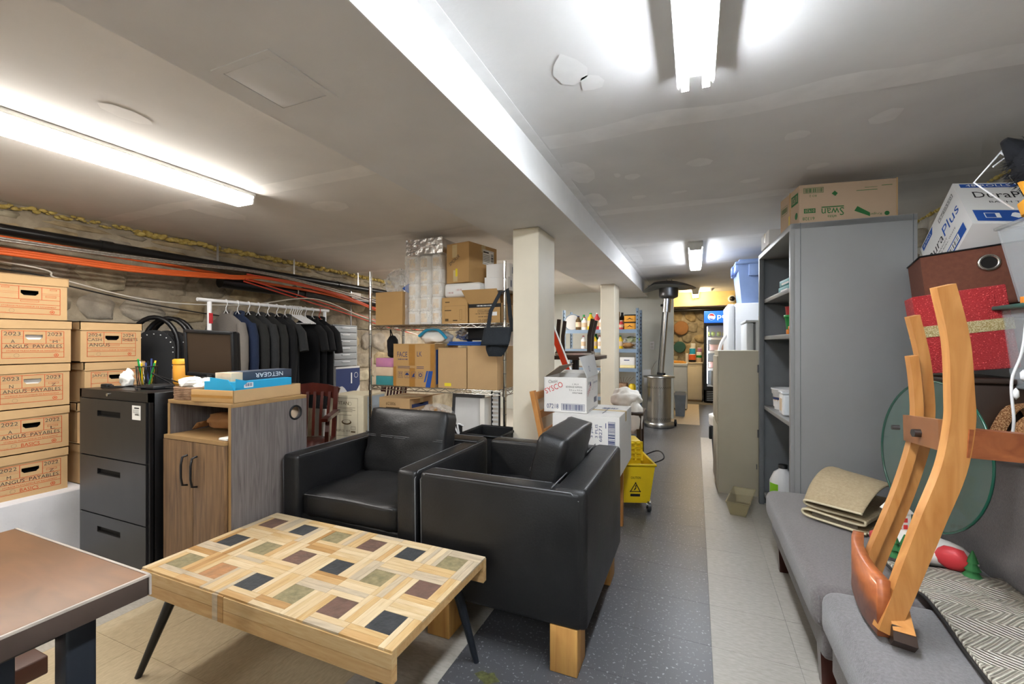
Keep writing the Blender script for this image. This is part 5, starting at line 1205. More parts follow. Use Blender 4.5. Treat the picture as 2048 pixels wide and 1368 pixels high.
for i, (z, lb) in enumerate(((1.4415, 'lower yellow black mango carton on the top steel shelf'), (1.552, 'upper yellow black mango carton on the top steel shelf'))):
    t = thing('fruit_carton', lb, 'box', (-.90, 6.66, z), 0, 'yellow cartons on the steel shelving')
    obj('carton_body', B().box((-.085, 0, 0), (.085, .2, .108), .002), 'orange_jar', t); obj('black_band', B().box((-.086, -.001, .09), (.086, .15, .108)), 'ink_black', t)
    b = B(); Face((-.085, 0, 0), X3, Z3).poly(b, [(.03, .03), (.06, .045), (.08, .06), (.1, .045), (.14, .03), (.1, .035), (.08, .045), (.06, .035)]); obj('printing', b, 'ink_black', t)
bottle(-1.035, 1.4415, 'black_plastic', 'black_plastic', 'black jug beside the yellow cartons on the top steel shelf', 6.80, .26, .04)
bottle(-1.03, 1.4415, 'red_plastic', 'plastic_white', 'small red jar in front of the black jug on the top steel shelf', 6.67, .13, .032)
t = thing('grocery_bag', 'clear bags of bread and greens on the second steel shelf', 'bag', (-.91, 6.79, 1.16))
obj('bread', B().blob((-.03, -.03, .045), (.1, .08, .045), .3, 2.5, 3, 1), 'potato', t); obj('greens', B().blob((.02, .03, .12), (.1, .07, .045), .6, 3, 3, 2), 'vegetable', t); obj('bag_film', B().blob((0, 0, .08), (.13, .1, .085), .4, 2.5, 3, 3, smooth=False), 'film', t)
t = thing('produce_box', 'white printed produce box on the third steel shelf', 'box', (-.93, 6.67, .902)); obj('box_body', B().box((-.12, 0, 0), (.1, .3, .12), .002), 'carton_white', t); b = B(); Face((-.12, 0, 0), X3, Z3).rect(b, .06, .07, .08, .012); obj('printing', b, 'ink_navy', t)
tag(obj('yellow_tray', B().box((-1.05, 6.655, .8625), (-.83, 6.97, .897), .004).box((-1.04, 6.665, .897), (-.83, 6.96, .9)), 'cream_card'), 'pale yellow tray under the produce box on the third shelf', 'tray'); bpy.data.objects['yellow_tray'].data.materials[0] = mat('pale_yellow', 'e8d9a0', .6)
t = thing('wicker_hamper', 'straw and yellow bundles on the lowest visible steel shelf', 'hamper', (-.98, 6.76, .4215)); obj('hamper', B().box((-.12, -.08, 0), (.02, .15, .2), .01), 'wicker', t); obj('yellow_jug', B().lathe([(.06, 0), (.06, .16), (.03, .2)], 16, (.1, 0, 0)), 'yellow_plastic', t)
for k in range(6): obj('straw', B().tube([(-.08 + .02 * k, 0, .2), (-.12 + .05 * k, -.02, .3)], .003, 4), 'wicker', t)

# ================================================================ TALL GREY STEEL CABINET
t = thing('steel_cabinet', 'tall grey open steel cabinet beside the sofa', 'cabinet', (.497, 2.88, 0), .05)
Dp, Wd, Hh = .57, .95, 1.90
obj('side_panel', B().box((0, 0, 0), (Dp, .008, Hh), .002), 'cabinet_grey', t)
obj('side_panel', B().box((0, Wd - .008, 0), (Dp, Wd, Hh), .002), 'cabinet_inner', t)
obj('back_panel', B().box((Dp - .006, .008, 0), (Dp, Wd - .008, Hh)), 'cabinet_inner', t)
obj('top_panel', B().box((-.002, 0, Hh - .035), (Dp, Wd, Hh), .003), 'cabinet_grey', t)
obj('front_stile', B().box((-.002, -.001, 0), (.02, .03, Hh - .03), .002), 'cabinet_grey', t); obj('front_stile', B().box((-.002, Wd - .04, 0), (.03, Wd + .001, Hh - .03), .002), 'cabinet_inner', t)
obj('side_fold', B().box((.045, -.0025, .0), (.048, .0, Hh)).box((Dp - .02, -.0025, 0), (Dp - .017, 0, Hh)), 'cabinet_inner', t)
obj('hinge', B().cyl((-.006, Wd - .01, .5), (-.006, Wd - .01, .56), .006, n=8).cyl((-.006, Wd - .01, 1.0), (-.006, Wd - .01, 1.06), .006, n=8), 'steel_dark', t)
for z in (.09, .752, 1.28, 1.558):
    obj('shelf', B().box((.03, .008, z - .028), (Dp - .006, Wd - .008, z), .002), 'cabinet_grey', t)
def cab(x, y, z): # point in the cabinet's frame -> world
    return tuple(Matrix.Translation((.497, 2.88, 0)) @ Matrix.Rotation(.05, 4, 'Z') @ Vector((x, y, z)))
t = thing('bleach_jug', 'white plastic jug with a black cap and green label in the cabinet bottom', 'jug', cab(.13, .80, .0915), .2)
obj('body', B().lathe([(.08, 0), (.085, .01), (.085, .13), (.06, .19), (.028, .215), (.028, .225)], 20), 'plastic_white', t); obj('cap', B().lathe([(.03, .225), (.03, .25), (0, .25)], 14), 'black_plastic', t); obj('handle', B().tube(lerp_path([(.07, .02, .15), (.1, .03, .17), (.06, .02, .2)], 5), .011, 6), 'plastic_white', t)
b = B(); b.add([(.0862 * math.cos(a), .0862 * math.sin(a), z) for z in (.02, .12) for a in [3.1 + .15 * k for k in range(7)]], [(k, k + 1, 8 + k, 7 + k) for k in range(6)]); obj('green_label', b, mat('lime', '8ccf2a', .5), t)
t = thing('plastic_pail', 'white plastic pail with a printed label on the cabinet shelf', 'pail', cab(.15, .74, .7535))
obj('body', B().lathe([(.085, 0), (.097, .11), (.102, .112), (.104, .14), (.108, .142), (.108, .15), (.098, .15), (.092, .02)], 24), 'plastic_white', t); b = B(); b.add([((.09 + .08 * (z - .02)) * math.cos(a), (.09 + .08 * (z - .02)) * math.sin(a), z) for z in (.02, .09) for a in [3.2 + .14 * k for k in range(7)]], [(k, k + 1, 8 + k, 7 + k) for k in range(6)]); obj('printed_label', b, 'cream_card', t); b = B(); b.add([((.0905 + .08 * (z - .02)) * math.cos(a), (.0905 + .08 * (z - .02)) * math.sin(a), z) for z in (.07, .088) for a in [3.2 + .14 * k for k in range(7)]], [(k, k + 1, 8 + k, 7 + k) for k in range(6)]); obj('label_band', b, 'ink_navy', t)
t = thing('detergent_tub', 'square white tub with handle in front of the pail on the shelf', 'tub', cab(.10, .46, .7535)); obj('body', B().box((-.055, -.07, 0), (.055, .07, .14), .015, 3), 'plastic_white', t); obj('lid', B().box((-.06, -.075, .14), (.06, .075, .155), .006), 'plastic_white', t); obj('printed_label', B().box((-.057, -.05, .03), (-.054, .03, .11)), 'cream_card', t)
tag(obj('blue_packet', B().box((-.03, -.05, 0), (.03, .05, .12), .004).box((-.02, -.04, .12), (.02, .04, .13), .003), 'cyan_card'), 'blue packet beside the square tub on the shelf', 'packet').location = cab(.12, .30, .7535)
t = thing('plant_pot', 'green plastic pot nested under a red one on the cabinet shelf', 'pot', cab(.12, .40, 1.2815)); obj('green_pot', B().lathe([(.05, 0), (.065, .11), (.07, .11), (.07, .125), (.06, .125), (.045, .01)], 20), 'green_plastic', t); obj('red_pot', B().lathe([(.055, .11), (.062, .18), (.066, .18), (.055, .18), (.05, .12)], 20), 'red_plastic', t)
tag(obj('orange_packet', B().box((-.03, -.02, 0), (.03, .02, .03), .004).box((-.02, -.015, .03), (.02, .015, .05), .004), 'orange_plastic'), 'small orange packet before the green pot', 'packet').location = cab(.07, .28, 1.2815)
for i, z in enumerate((1.5595, 1.601)):
    t = thing('glove_box', ('lower', 'upper')[i] + ' blue glove box on the top cabinet shelf', 'box', cab(.12, .45 - .03 * i, z), .1, 'blue glove boxes'); obj('box_body', B().box((-.06, -.12, 0), (.06, .12, .04), .002), 'teal_card', t); b = B(); Fg = Face((-.06, .12, 0), -Y3, Z3); Fg.rect(b, .05, .008, .15, .012); obj('white_print', b, 'white_ink', t)
# carton on the cabinet
t = thing('towel_carton', 'long brown carton with green upside down print on the grey cabinet', 'box', (.548, 2.93, 1.902), .16)
w, d, h = .47, .30, .225
obj('carton_body', B().box((0, 0, 0), (w, d, h), .002, 1, smooth=False), mat('kraft_dull', 'b89f85', .85, n=.05, ns=4), t)
obj('side_flap', B().box((w, .0, .0), (w + .006, .004, h + .004)).box((-.004, d * .45, .02), (0, d * .47, h)), 'cardboard', t)
F = Face((0, 0, 0), X3, Z3); b = B()
F.text(b, 'Swan', .22, .085, .11, .045, 180); F.text(b, 'white', .185, .045, .045, .018, 180); F.rect(b, .11, .088, .11, .006); F.text(b, 'Kruger', .40, .045, .055, .016, 180); F.disc(b, .425, .037, .012, 16); F.text(b, '61328', .075, .04, .06, .018, 180)
F.text(b, 'RO 2', .085, .165, .035, .012, 180); F.rect(b, .28, .17, .1, .003); F.rect(b, .32, .185, .06, .002); F.rect(b, .40, .19, .05, .003)
F.poly(b, [(.27, .06), (.285, .085), (.345, .045), (.345, .025)]); F.poly(b, [(.16, .165), (.175, .18), (.19, .165), (.178, .15)])
F.frame(b, .02, .175, .1, .03, .002); F.bars(b, .025, .179, .09, .022, 20)
F.rect(b, .022, .062, .058, .026, -.0003); G = Face((0, d, 0), -Y3, Z3); G.disc(b, d - .045, .06, .02, 18); G.rect(b, d - .12, .13, .1, .06, -.0003); G.frame(b, .02, .12, .1, .05, .002); G.bars(b, .025, .13, .09, .03, 18)
obj('green_print', b, 'ink_green', t)
b = B(); F7 = Face((0, 0, 0), X3, Z3, .0016); F7.text(b, '01920', .075, .084, .048, .018, 180); G7 = Face((0, d, 0), -Y3, Z3, .0016); G7.text(b, '01920', d - .03, .18, .08, .04, 180); obj('reversed_numbers', b, 'kraft_dull', t)
b = B(); G.rect(b, .14, .03, .015, .06); obj('yellow_sticker', b, 'ink_yellow', t)
t, F, G, w, d, h = carton('white_carton', 'small white carton behind the brown one on the grey cabinet', (.46, 3.42, 1.902), (.72, 3.68, 2.0), 'carton_white', .05)

# beige cabinet, amber bin, trash can beyond
t = thing('beige_cabinet', 'beige steel cabinet standing just beyond the grey cabinet', 'cabinet', (.172, 3.95, 0), .03)
obj('body', B().box((0, 0, 0), (.55, .42, 1.165), .003), 'panel_beige', t); obj('drawer', B().box((-.012, .01, .06), (0, .41, .56), .002), 'panel_beige', t); obj('drawer', B().box((-.012, .01, .58), (0, .41, 1.12), .002), 'panel_beige', t); obj('latch', B().box((.275, -.004, .22), (.281, .0, .26)), 'steel_dark', t)
t = thing('amber_bin', 'small see through amber plastic bin on the floor by the beige cabinet', 'bin', (.31, 3.62, 0), -.2)
obj('bin_body', tub(.05, .16, .075, .2, 0, .10, .004), 'plastic_amber', t); obj('rim', B().tube([(-.075, -.2, .1), (.075, -.2, .1), (.075, .2, .1), (-.075, .2, .1)], .004, 6, True), 'plastic_amber', t)
t = thing('trash_can', 'grey bins with a white bag liner peeking out past the beige cabinet', 'bin', (.265, 4.65, 0))
obj('can_body', B().lathe([(.10, 0), (.135, .50), (.14, .50), (.14, .52)], 24), 'cabinet_inner', t); obj('bag_liner', B().lathe([(.142, .44), (.145, .5), (.147, .535), (.11, .55), (.09, .5)], 24), 'tissue', t); obj('side_clip', B().box((-.145, -.03, .30), (-.115, .03, .42), .008), 'black_plastic', t)
# white fridges with the blue tote
t = thing('white_fridge', 'large white refrigerator with a curved handle beside the aisle', 'fridge', (.30, 4.98, 0))
obj('body', B().box((.075, 0, .04), (.72, .70, 1.635), .008), 'fridge_white', t); d = obj('door', B().box((0, 0, .62), (.07, .70, 1.63), .02, 3), 'fridge_white', t); obj('door', B().box((0, 0, .06), (.07, .70, .605), .02, 3), 'fridge_white', t)
obj('handle', B().tube(lerp_path([(0, .06, .68), (-.07, .06, .8), (-.085, .06, 1.0), (-.06, .06, 1.2), (0, .06, 1.32)], 6), .016, 8), 'plastic_white', d); obj('foot', B().box((.08, .02, 0), (.14, .08, .04)).box((.6, .02, 0), (.66, .08, .04)).box((.08, .6, 0), (.14, .66, .04)).box((.6, .6, 0), (.66, .66, .04)), 'black_plastic', t); obj('sticker', B().box((.28, -.0015, 1.38), (.32, -.0005, 1.5)), 'cream_card', t)
t = thing('small_fridge', 'smaller grey white refrigerator in front of the large one', 'fridge', (.335, 4.38, 0))
t.location = (.42, 4.42, 0); t['label'] = 'smaller grey white refrigerator in front of the large white one'
obj('body', B().box((.075, 0, .03), (.6, .5, 1.42), .006), 'fridge_grey', t); obj('door', B().box((0, 0, .04), (.06, .5, 1.41), .012), 'fridge_grey', t); obj('gasket', B().box((.06, .005, .05), (.075, .495, 1.4)), 'cabinet_inner', t); obj('top_cap', B().box((-.004, -.003, 1.415), (.605, .503, 1.435), .005), 'fridge_grey', t); obj('foot', B().box((.05, .02, 0), (.1, .07, .03)).box((.5, .4, 0), (.55, .45, .03)).box((.05, .4, 0), (.1, .45, .03)).box((.5, .02, 0), (.55, .07, .03)), 'black_plastic', t)
t = thing('storage_tote', 'blue plastic storage tote with lid on the white refrigerator', 'tote', (.66, 5.33, 1.636))
obj('tote_body', tub(.22, .27, .26, .31, 0, .40, .006), 'plastic_blue', t); l = obj('lid', B().box((-.285, -.335, .40), (.285, .335, .43), .012, 3).box((-.25, -.3, .43), (.25, .3, .455), .01, 3), 'plastic_blue', t)
obj('rib', B().box((-.16, -.325, .28), (.02, -.29, .40), .004).box((-.28, -.3, .34), (-.25, .3, .40), .004), 'plastic_blue', t); obj('latch', B().box((-.3, -.08, .33), (-.275, .08, .42), .008), 'plastic_blue_dark', t)

# far corner: drinks cooler, pale cupboard, planters
t = thing('drinks_cooler', 'glass door drinks cooler with a blue lit sign at the far wall', 'cooler', (.165, 9.88, 0))
cw_ = .62; obj('body', B().box((0, .02, .02), (.03, .6, 1.9)).box((cw_ - .03, .02, .02), (cw_, .6, 1.9)).box((0, .57, .02), (cw_, .6, 1.9)).box((0, .02, 1.86), (cw_, .6, 1.9)).box((0, .02, .02), (cw_, .6, .28)), 'black_enamel', t)
obj('inner_back', B().box((.03, .55, .28), (cw_ - .03, .568, 1.86)), 'cool_inner', t); dr = obj('door_frame', B().box((.0, -.02, .27), (.055, .018, 1.65)).box((cw_ - .055, -.02, .27), (cw_, .018, 1.65)).box((.055, -.02, .27), (cw_ - .055, .018, .34)).box((.055, -.02, 1.60), (cw_ - .055, .018, 1.65)), 'black_enamel', t); obj('door_glass', B().box((.055, 0, .34), (cw_ - .055, .006, 1.60)), 'glass_clear', dr)
sg = obj('sign_panel', B().box((0, -.02, 1.66), (cw_, .02, 1.9), .004), mat('sign_lit', '2458c8', .3, e=.9), t)
F = Face((0, -.02, 1.66), X3, Z3, .001); b = B(); F.text(b, 'pepsi', .25, .05, .34, .13); F.disc(b, .14, .12, .068, 28); obj('sign_white', b, mat('sign_white', 'ffffff', .4, e=1.0), sg)
F8 = Face((0, -.02, 1.66), X3, Z3, .002); b = B(); F8.poly(b, [(.14 + .06 * math.cos(a), .125 + .06 * math.sin(a)) for a in [.1 + .27 * k for k in range(11)]]); obj('sign_red', b, mat('sign_red', 'e0282f', .4, e=.8), sg)
b = B(); F8.poly(b, [(.14 + .06 * math.cos(a), .112 + .058 * math.sin(a)) for a in [PI + .35 + .22 * k for k in range(11)]]); obj('sign_navy', b, mat('sign_navy', '1c3f9a', .4, e=.6), sg)
obj('grille', B().box((.03, .0, .03), (cw_ - .03, .02, .26)), 'black_rubber', t)
for k in range(6): obj('grille_slat', B().box((.05, -.012, .05 + .036 * k), (cw_ - .03, .004, .062 + .036 * k)), 'steel', t)
for z in (.34, .72, 1.08, 1.36): obj('shelf', B().box((.035, .05, z - .008), (cw_ - .035, .54, z)).box((.035, .05, z - .05), (cw_ - .035, .056, z)), 'plastic_white', t)
lt = obj('inner_light', B().box((.058, .04, .4), (.068, .05, 1.58)), mat('cooler_light', 'eaf4ff', .3, e=18), t)
tag(obj('steel_pot', B().lathe([(.16, 0), (.16, .30), (.168, .302), (.15, .31), (0, .315)], 26, (.165 + .3, 9.88 + .26, .3415)), 'steel'), 'large steel stock pot in the bottom of the drinks cooler', 'pot')
tag(obj('food_tray', B().box((.25, 9.95, .7235), (.70, 10.35, .83), .01).box((.24, 9.94, .83), (.71, 10.36, .845), .004), 'pink_card'), 'plastic tray of food on the middle cooler shelf', 'tray'); bpy.data.objects['food_tray'].data.materials[0] = mat('tray_food', 'b98a86', .5)
tag(obj('food_tray', B().box((.27, 9.96, 1.0835), (.70, 10.35, 1.2), .01).box((.26, 9.95, 1.2), (.71, 10.36, 1.21), .004), 'tray_food'), 'plastic tray of food on the upper cooler shelf', 'tray')
for i in range(5):
    tag(obj('lettuce', B().blob((.24 + .105 * i, 10.05, 1.43), (.042, .05, .05), .5, 3, 2, i), 'vegetable'), 'green vegetable in a row on the top cooler shelf', 'vegetable', 'vegetables in the cooler')
t = thing('pale_cupboard', 'pale cream cupboard beside the drinks cooler', 'cupboard', (-.20, 10.02, 0))
obj('body', B().box((0, 0, .03), (.33, .42, .80), .003), mat('cream_paint', 'ddd0b8', .5, n=.03), t); obj('door', B().box((.01, -.015, .05), (.32, 0, .74), .003), 'cream_paint', t); obj('worktop', B().box((-.01, -.02, .80), (.34, .43, .83), .003), 'cream_paint', t); obj('knob', B().blob((.03, -.03, .3), .02, 0, 1, 2), 'black_plastic', t); obj('plinth', B().box((.01, .02, 0), (.32, .4, .03)), 'wood_edge', t)
t = thing('chest_freezer', 'pale grey chest freezer behind the wall end', 'freezer', (-.72, 8.6, 0)); obj('body', B().box((0, 0, .03), (.58, .6, .80), .01), 'fridge_grey', t); obj('lid', B().box((-.005, -.005, .80), (.585, .605, .86), .012), 'fridge_grey', t); obj('foot', B().box((.03, .03, 0), (.09, .09, .03)).box((.49, .03, 0), (.55, .09, .03)).box((.03, .5, 0), (.09, .56, .03)).box((.49, .5, 0), (.55, .56, .03)), 'black_plastic', t)
tag(obj('yellow_board', B().box((-.45, 8.65, .862), (-.16, 8.95, .885), .003).box((-.42, 8.66, .885), (-.2, 8.9, .9), .003), 'orange_jar'), 'yellow board lying on the chest freezer', 'board')
t = thing('grey_bin', 'grey plastic waste bin behind the heater', 'bin', (-.24, 7.95, 0)); obj('bin_body', tub(.07, .1, .09, .13, 0, .36, .004), mat('bin_grey', '6d7580', .5), t); obj('rim', B().box((-.095, -.135, .36), (.095, -.12, .40)).box((-.095, .12, .36), (.095, .135, .40)).box((-.095, -.12, .36), (-.083, .12, .40)).box((.083, -.12, .36), (.095, .12, .40)), 'cabinet_grey', t)
CAN = [('orange_conduit', -.065, 10.1, .831, .07, .165), ('black_plastic', -.05, 10.12, 1.0, 0, 0), ('cream_card', .07, 10.12, .831, .055, .09), ('plastic_white', .07, 10.12, .93, .055, .11), ('cyan_card', -.06, 10.12, 1.005, .06, .12), ('carton_white', -.05, 10.13, 1.135, .05, .09), ('carton_white', -.17, 10.1, .831, .03, .18), ('pink_card', .08, 10.12, 1.05, .04, .08), ('cream_card', .09, 10.32, .831, .05, .3)]
for i, (m, x, y, z, r, h) in enumerate(CAN):
    if not r: continue
    t = thing('printed_tin', ('orange tin with a dark base', '', 'pale tin under the white one', 'white spotted tin with a green band', 'blue tin stacked on the orange one', 'cream tin on top of the blue one', 'slim white tin at the left', 'small pink tin on the spotted tin', 'tall patterned tin by the cooler')[i] + ' on the pale cupboard', 'tin', (x, y, z), 0, 'tins on the pale cupboard')
    obj('tin_body', B().lathe([(r, 0), (r, h - .01), (r * .95, h)], 18), m, t); obj('lid', B().lathe([(r * .96, h - .002), (r * .9, h + .008), (0, h + .008)], 18), 'plastic_white', t)
    if i in (0, 3): obj('band', B().lathe([(r * 1.02, .0), (r * 1.02, .05)], 18), 'black_plastic' if i == 0 else 'green_plastic', t)
for i, (x, z, r, m) in enumerate(((-.30, 1.58, .16, 'bronze_glitter'), (-.33, 1.15, .13, 'plastic_teal'))):
    tag(obj('wall_plate', B().cyl((x, 10.54, z), (x, 10.52, z), r, r * .9, n=28).cyl((x, 10.518, z), (x, 10.515, z), r * .7, n=24), m), ('copper coloured round plate on the far stone wall', 'dark green round plate on the far stone wall')[i], 'plate', 'plates on the far stone wall')
tag(obj('overhead_pipe', B().cyl((-1.4, 10.3, 2.08), (1.5, 10.3, 2.08), .05).cyl((-1.4, 10.4, 1.97), (1.5, 10.4, 1.97), .035), 'black_pipe'), 'black pipes above the far stone wall', 'pipe')

# ================================================================ SOFAS
def sofa(y0, y1, x0, zs, label, ms):
    t = thing('grey_sofa', label, 'sofa', (x0, y0, 0), 0, 'grey fabric sofas'); L = y1 - y0
    obj('base', B().box((.03, .015, .15), (.80, L - .015, zs - .13), .02, 3), ms, t)
    c = obj('seat_cushion', B().box((0, 0, zs - .15), (.62, L, zs), .045, 4), ms, t)
    obj('piping', B().tube([(.01, .03, zs - .105), (.004, .06, zs - .11), (.004, L - .06, zs - .11), (.01, L - .03, zs - .105)], .004, 6).tube([(.02, .012, zs - .03), (.02, .012, zs - .12)], .003, 6), 'sofa_grey_light', c)
    Mx = Matrix.Translation((.60, 0, zs - .14)) @ Matrix.Rotation(.09, 4, 'Y')
    obj('backrest', B().box((0, .01, 0), (.18, L - .01, .535), .05, 4, M=Mx), 'sofa_back', t)
    for yy in (.1, L - .16):
        for xx in (.07, .68): obj('leg', B().bar([(xx, yy + .03, 0), (xx, yy + .03, .16)], [.04, .055], [.04, .055], (1, 0, 0)), 'cherry', t)
    return t
sofa(1.745, 2.85, .365, .40, 'grey fabric sofa against the grey cabinet, carrying the folded rug', 'sofa_grey')
sofa(.15, 1.72, .375, .425, 'nearest grey fabric sofa, at the lower right corner', 'sofa_grey_light')
# folded rug
prof = [(a_ * .70 - .32, b_ + .004) for a_, b_ in [(.82, .412), (.6, .412), (.49, .414), (.462, .424), (.466, .438), (.52, .444), (.70, .441), (.80, .445), (.815, .455), (.79, .466), (.6, .462), (.50, .464), (.478, .473), (.486, .487), (.54, .493), (.72, .50), (.82, .505)]]
PP = lerp_path([(a, 0, b) for a, b in prof], 5)
def rugf(u, v):
    k = u * (len(PP) - 1); i = min(int(k), len(PP) - 2); q = PP[i].lerp(PP[i + 1], k - i); tl = max(0, (u - .72) / .28)
    lift = .13 * math.sin(PI * min(1, v * .8)) * min(1, tl * 2.2) * (1.1 - .6 * tl); skew = -.03 * v
    return (q.x + skew - .04 * (tl > 0) * math.sin(PI * v) * (1 - tl), .42 * v - .04 * (tl > .0) * tl, q.z + lift)
t = thing('folded_rug', 'folded beige rug with pale bound edge lying on the far sofa', 'rug', (.465, 2.43, 0), -.66)
obj('rug_sheet', B().grid(rugf, 90, 12), 'rug_back', t, solid=.006)
obj('bound_edge', B().tube([Vector(rugf(k / 90, 0)) + Vector((0, -.002, 0)) for k in range(91)], .0055, 6), 'rug_edge', t)
obj('pile_face', B().grid(lambda u, v: (.04 + .18 * u, .006, .421 + .02 * v), 10, 2), 'rug_pile', t)
# christmas cloth pieces
t = thing('christmas_cushion', 'white printed christmas cushion with red and green figures behind the wooden frame', 'cushion', (.78, 2.10, .412), -.5)
obj('cushion', B().blob((0, 0, .045), (.15, .10, .045), .12, 2, 3, 2), 'xmas_cloth', t); b = B()
for i, (u, v, r) in enumerate(((.09, -.07, .05), (-.1, -.07, .04))): b.blob((u, v, .06), (r, r * .6, r * .8), .3, 3, 2, i)
obj('red_patch', b, 'red_plastic', t)
b = B()
for (u, v) in ((.14, -.085), (-.03, -.1), (-.06, -.095)): 
    for k in range(3): b.cyl((u, v, .02 + .025 * k), (u, v, .06 + .025 * k), .028 - .006 * k, .002, n=8)
obj('green_trees', b, 'ink_green', t)
t = thing('toy_house', 'small red and white ornament house leaning on the folded rug', 'ornament', (.735, 2.18, .50), .3); obj('house_body', B().box((-.03, -.03, -.02), (.03, .03, .06), .002), 'xmas_cloth', t); obj('roof', B().prism([(-.04, .06), (.04, .06), (0, .1)], -.035, .035, 'y'), 'xmas_cloth', t); b = B(); [b.box((-.02 + .022 * (k % 2), -.032, .0 + .026 * (k // 2)), (-.006 + .022 * (k % 2), -.03, .016 + .026 * (k // 2))) for k in range(4)]; obj('windows', b, 'ink_crimson', t)
# glass disc leaning
t = thing('glass_tabletop', 'round green edged glass table top leaning behind the wooden frame', 'glass top', (.825, 2.20, .50), math.atan2(-.98, .2), None)
Mg = Matrix.Rotation(-.06, 4, 'X') @ Matrix.Translation((0, 0, .288)) @ Matrix.Rotation(PI / 2, 4, 'X')
obj('glass_disc', B().cyl((0, 0, -.004), (0, 0, .004), .286, n=64, M=Mg), mat('glass_tint', '5d7a70', .04, n=.02, alpha=.32, spec=.6), t)
obj('glass_rim', B().tube([(.286 * math.cos(2 * PI * k / 64), .286 * math.sin(2 * PI * k / 64), 0) for k in range(64)], .0045, 8, True, M=Mg), 'glass_edge', t)
# herringbone throw
t = thing('herringbone_throw', 'cream and grey herringbone throw spread over the nearest sofa', 'throw', (0, 0, 0))
hm = bpy.data.materials.new('herringbone'); hm.use_nodes = True; nt = hm.node_tree; N = nt.nodes; L_ = nt.links
g = N.new('ShaderNodeTexCoord'); sx = N.new('ShaderNodeSeparateXYZ'); L_.new(g.outputs['Object'], sx.inputs[0])
def mth(op, a, b_=None):
    n_ = N.new('ShaderNodeMath'); n_.operation = op
    for i, v in enumerate((a, b_)):
        if v is None: continue
        if isinstance(v, (int, float)): n_.inputs[i].default_value = v
        else: L_.new(v, n_.inputs[i])
    return n_.outputs[0]
pp_ = mth('PINGPONG', mth('MULTIPLY', sx.outputs[1], 1.), .07)
st_ = mth('SINE', mth('MULTIPLY', mth('ADD', sx.outputs[0], pp_), 330.))
nz = N.new('ShaderNodeTexNoise'); nz.inputs['Scale'].default_value = 90; L_.new(g.outputs['Object'], nz.inputs['Vector'])
st2 = mth('ADD', st_, mth('MULTIPLY', nz.outputs['Fac'], 1.2)); rp = N.new('ShaderNodeValToRGB'); rp.color_ramp.elements[0].position = .35; rp.color_ramp.elements[1].position = .8; rp.color_ramp.elements[0].color = lin('b3ab9c'); rp.color_ramp.elements[1].color = lin('d8d2c3')
L_.new(st2, rp.inputs[0]); L_.new(rp.outputs[0], N['Principled BSDF'].inputs['Base Color']); N['Principled BSDF'].inputs['Roughness'].default_value = .98
bp_ = N.new('ShaderNodeBump'); bp_.inputs['Distance'].default_value = .006; L_.new(st2, bp_.inputs['Height']); L_.new(bp_.outputs[0], N['Principled BSDF'].inputs['Normal'])
def thr(u, v):
    y = .2 + 1.78 * v; xl = .63 + .02 * math.sin(v * 9); x = xl + (.945 - xl) * u
    z = (.436 if y < 1.73 else .436 - .02 * min(1, (y - 1.73) / .08)) + .014 + .008 * noise.noise(Vector((u * 5, v * 9, 0)))
    return (x, y, z)
obj('throw_cloth', B().grid(thr, 24, 70), hm, t, solid=.012)
obj('throw_edge', B().tube([Vector(thr(0, k / 60)) + Vector((-.002, 0, -.006)) for k in range(61)], .005, 6), 'cable_dark', t)

# ================================================================ CURVED WOODEN FRAME STANDING ON THE SOFA
t = thing('curved_wood_frame', 'curved orange wooden stool frame standing on the nearest sofa', 'stool', (0, 0, .014))
big = [(0.607, 1.515, 1.361), (0.638, 1.528, 1.217), (0.647, 1.532, 1.071), (0.647, 1.532, 0.991), (0.625, 1.523, 0.871), (0.574, 1.501, 0.737), (0.525, 1.48, 0.604), (0.496, 1.468, 0.524), (0.463, 1.454, 0.440)]
lef = [(0.647, 1.836, 1.299), (0.677, 1.849, 1.167), (0.691, 1.854, 1.035), (0.691, 1.854, 0.952), (0.674, 1.847, 0.853), (0.628, 1.828, 0.704), (0.563, 1.8, 0.538), (0.528, 1.785, 0.445)]
bp = lerp_path(big, 5); lp = lerp_path(lef, 5)
vd = Vector((-.13, .99, 0))
wbig = [.030 + .034 * min(1, k / (len(bp) * .3)) for k in range(len(bp))]
obj('leg', B().bar(bp, .03, [.042 + .014 * math.sin(PI * k / (len(bp) - 1)) for k in range(len(bp))], vd), 'teak', t)
obj('leg', B().bar([p + Vector((.016, .012, 0)) for p in lp], .028, .03, vd), 'teak', t)
obj('leg', B().bar([p + Vector((-.020, -.012, 0)) for p in lp[5:]], .028, .024, vd), 'teak', t)
obj('cross_block', B().bar([(.655, 1.86, .925), (.628, 1.56, .955)], .085, .022, (0, 0, 1)), mat('block_brown', '8a5a38', .45, n=.15), t)
obj('bolt', B().cyl((.635, 1.70, .935), (.61, 1.697, .935), .013, n=6), 'steel_dark', t); obj('bolt', B().cyl((.62, 1.82, .93), (.60, 1.82, .93), .008, n=8), 'steel_dark', t)
obj('stretcher', B().bar([(.65, 1.535, .945), (1.05, 1.70, .905)], .075, .045, (0, 0, 1)), 'teak_red', t)
ap_ = lerp_path([(0.505, 1.80, 0.0), (0.478, 1.72, 0), (0.462, 1.62, 0), (0.456, 1.53, 0), (0.462, 1.45, 0)], 6)
obj('curved_apron', B().bar([p + Vector((0, 0, .427 + .075)) for p in ap_], .15, .028, (0, 0, 1), smooth=True), 'teak_red', t)
obj('foot_block', B().bar([(.52, 1.56, .50), (.50, 1.47, .475), (.495, 1.43, .45)], .045, .03, (1, 0, 0)), 'teak', t)
obj('dark_tip', B().bar([(.498, 1.445, .458), (.492, 1.415, .432)], .048, .033, (1, 0, 0)), 'walnut_dark', t)

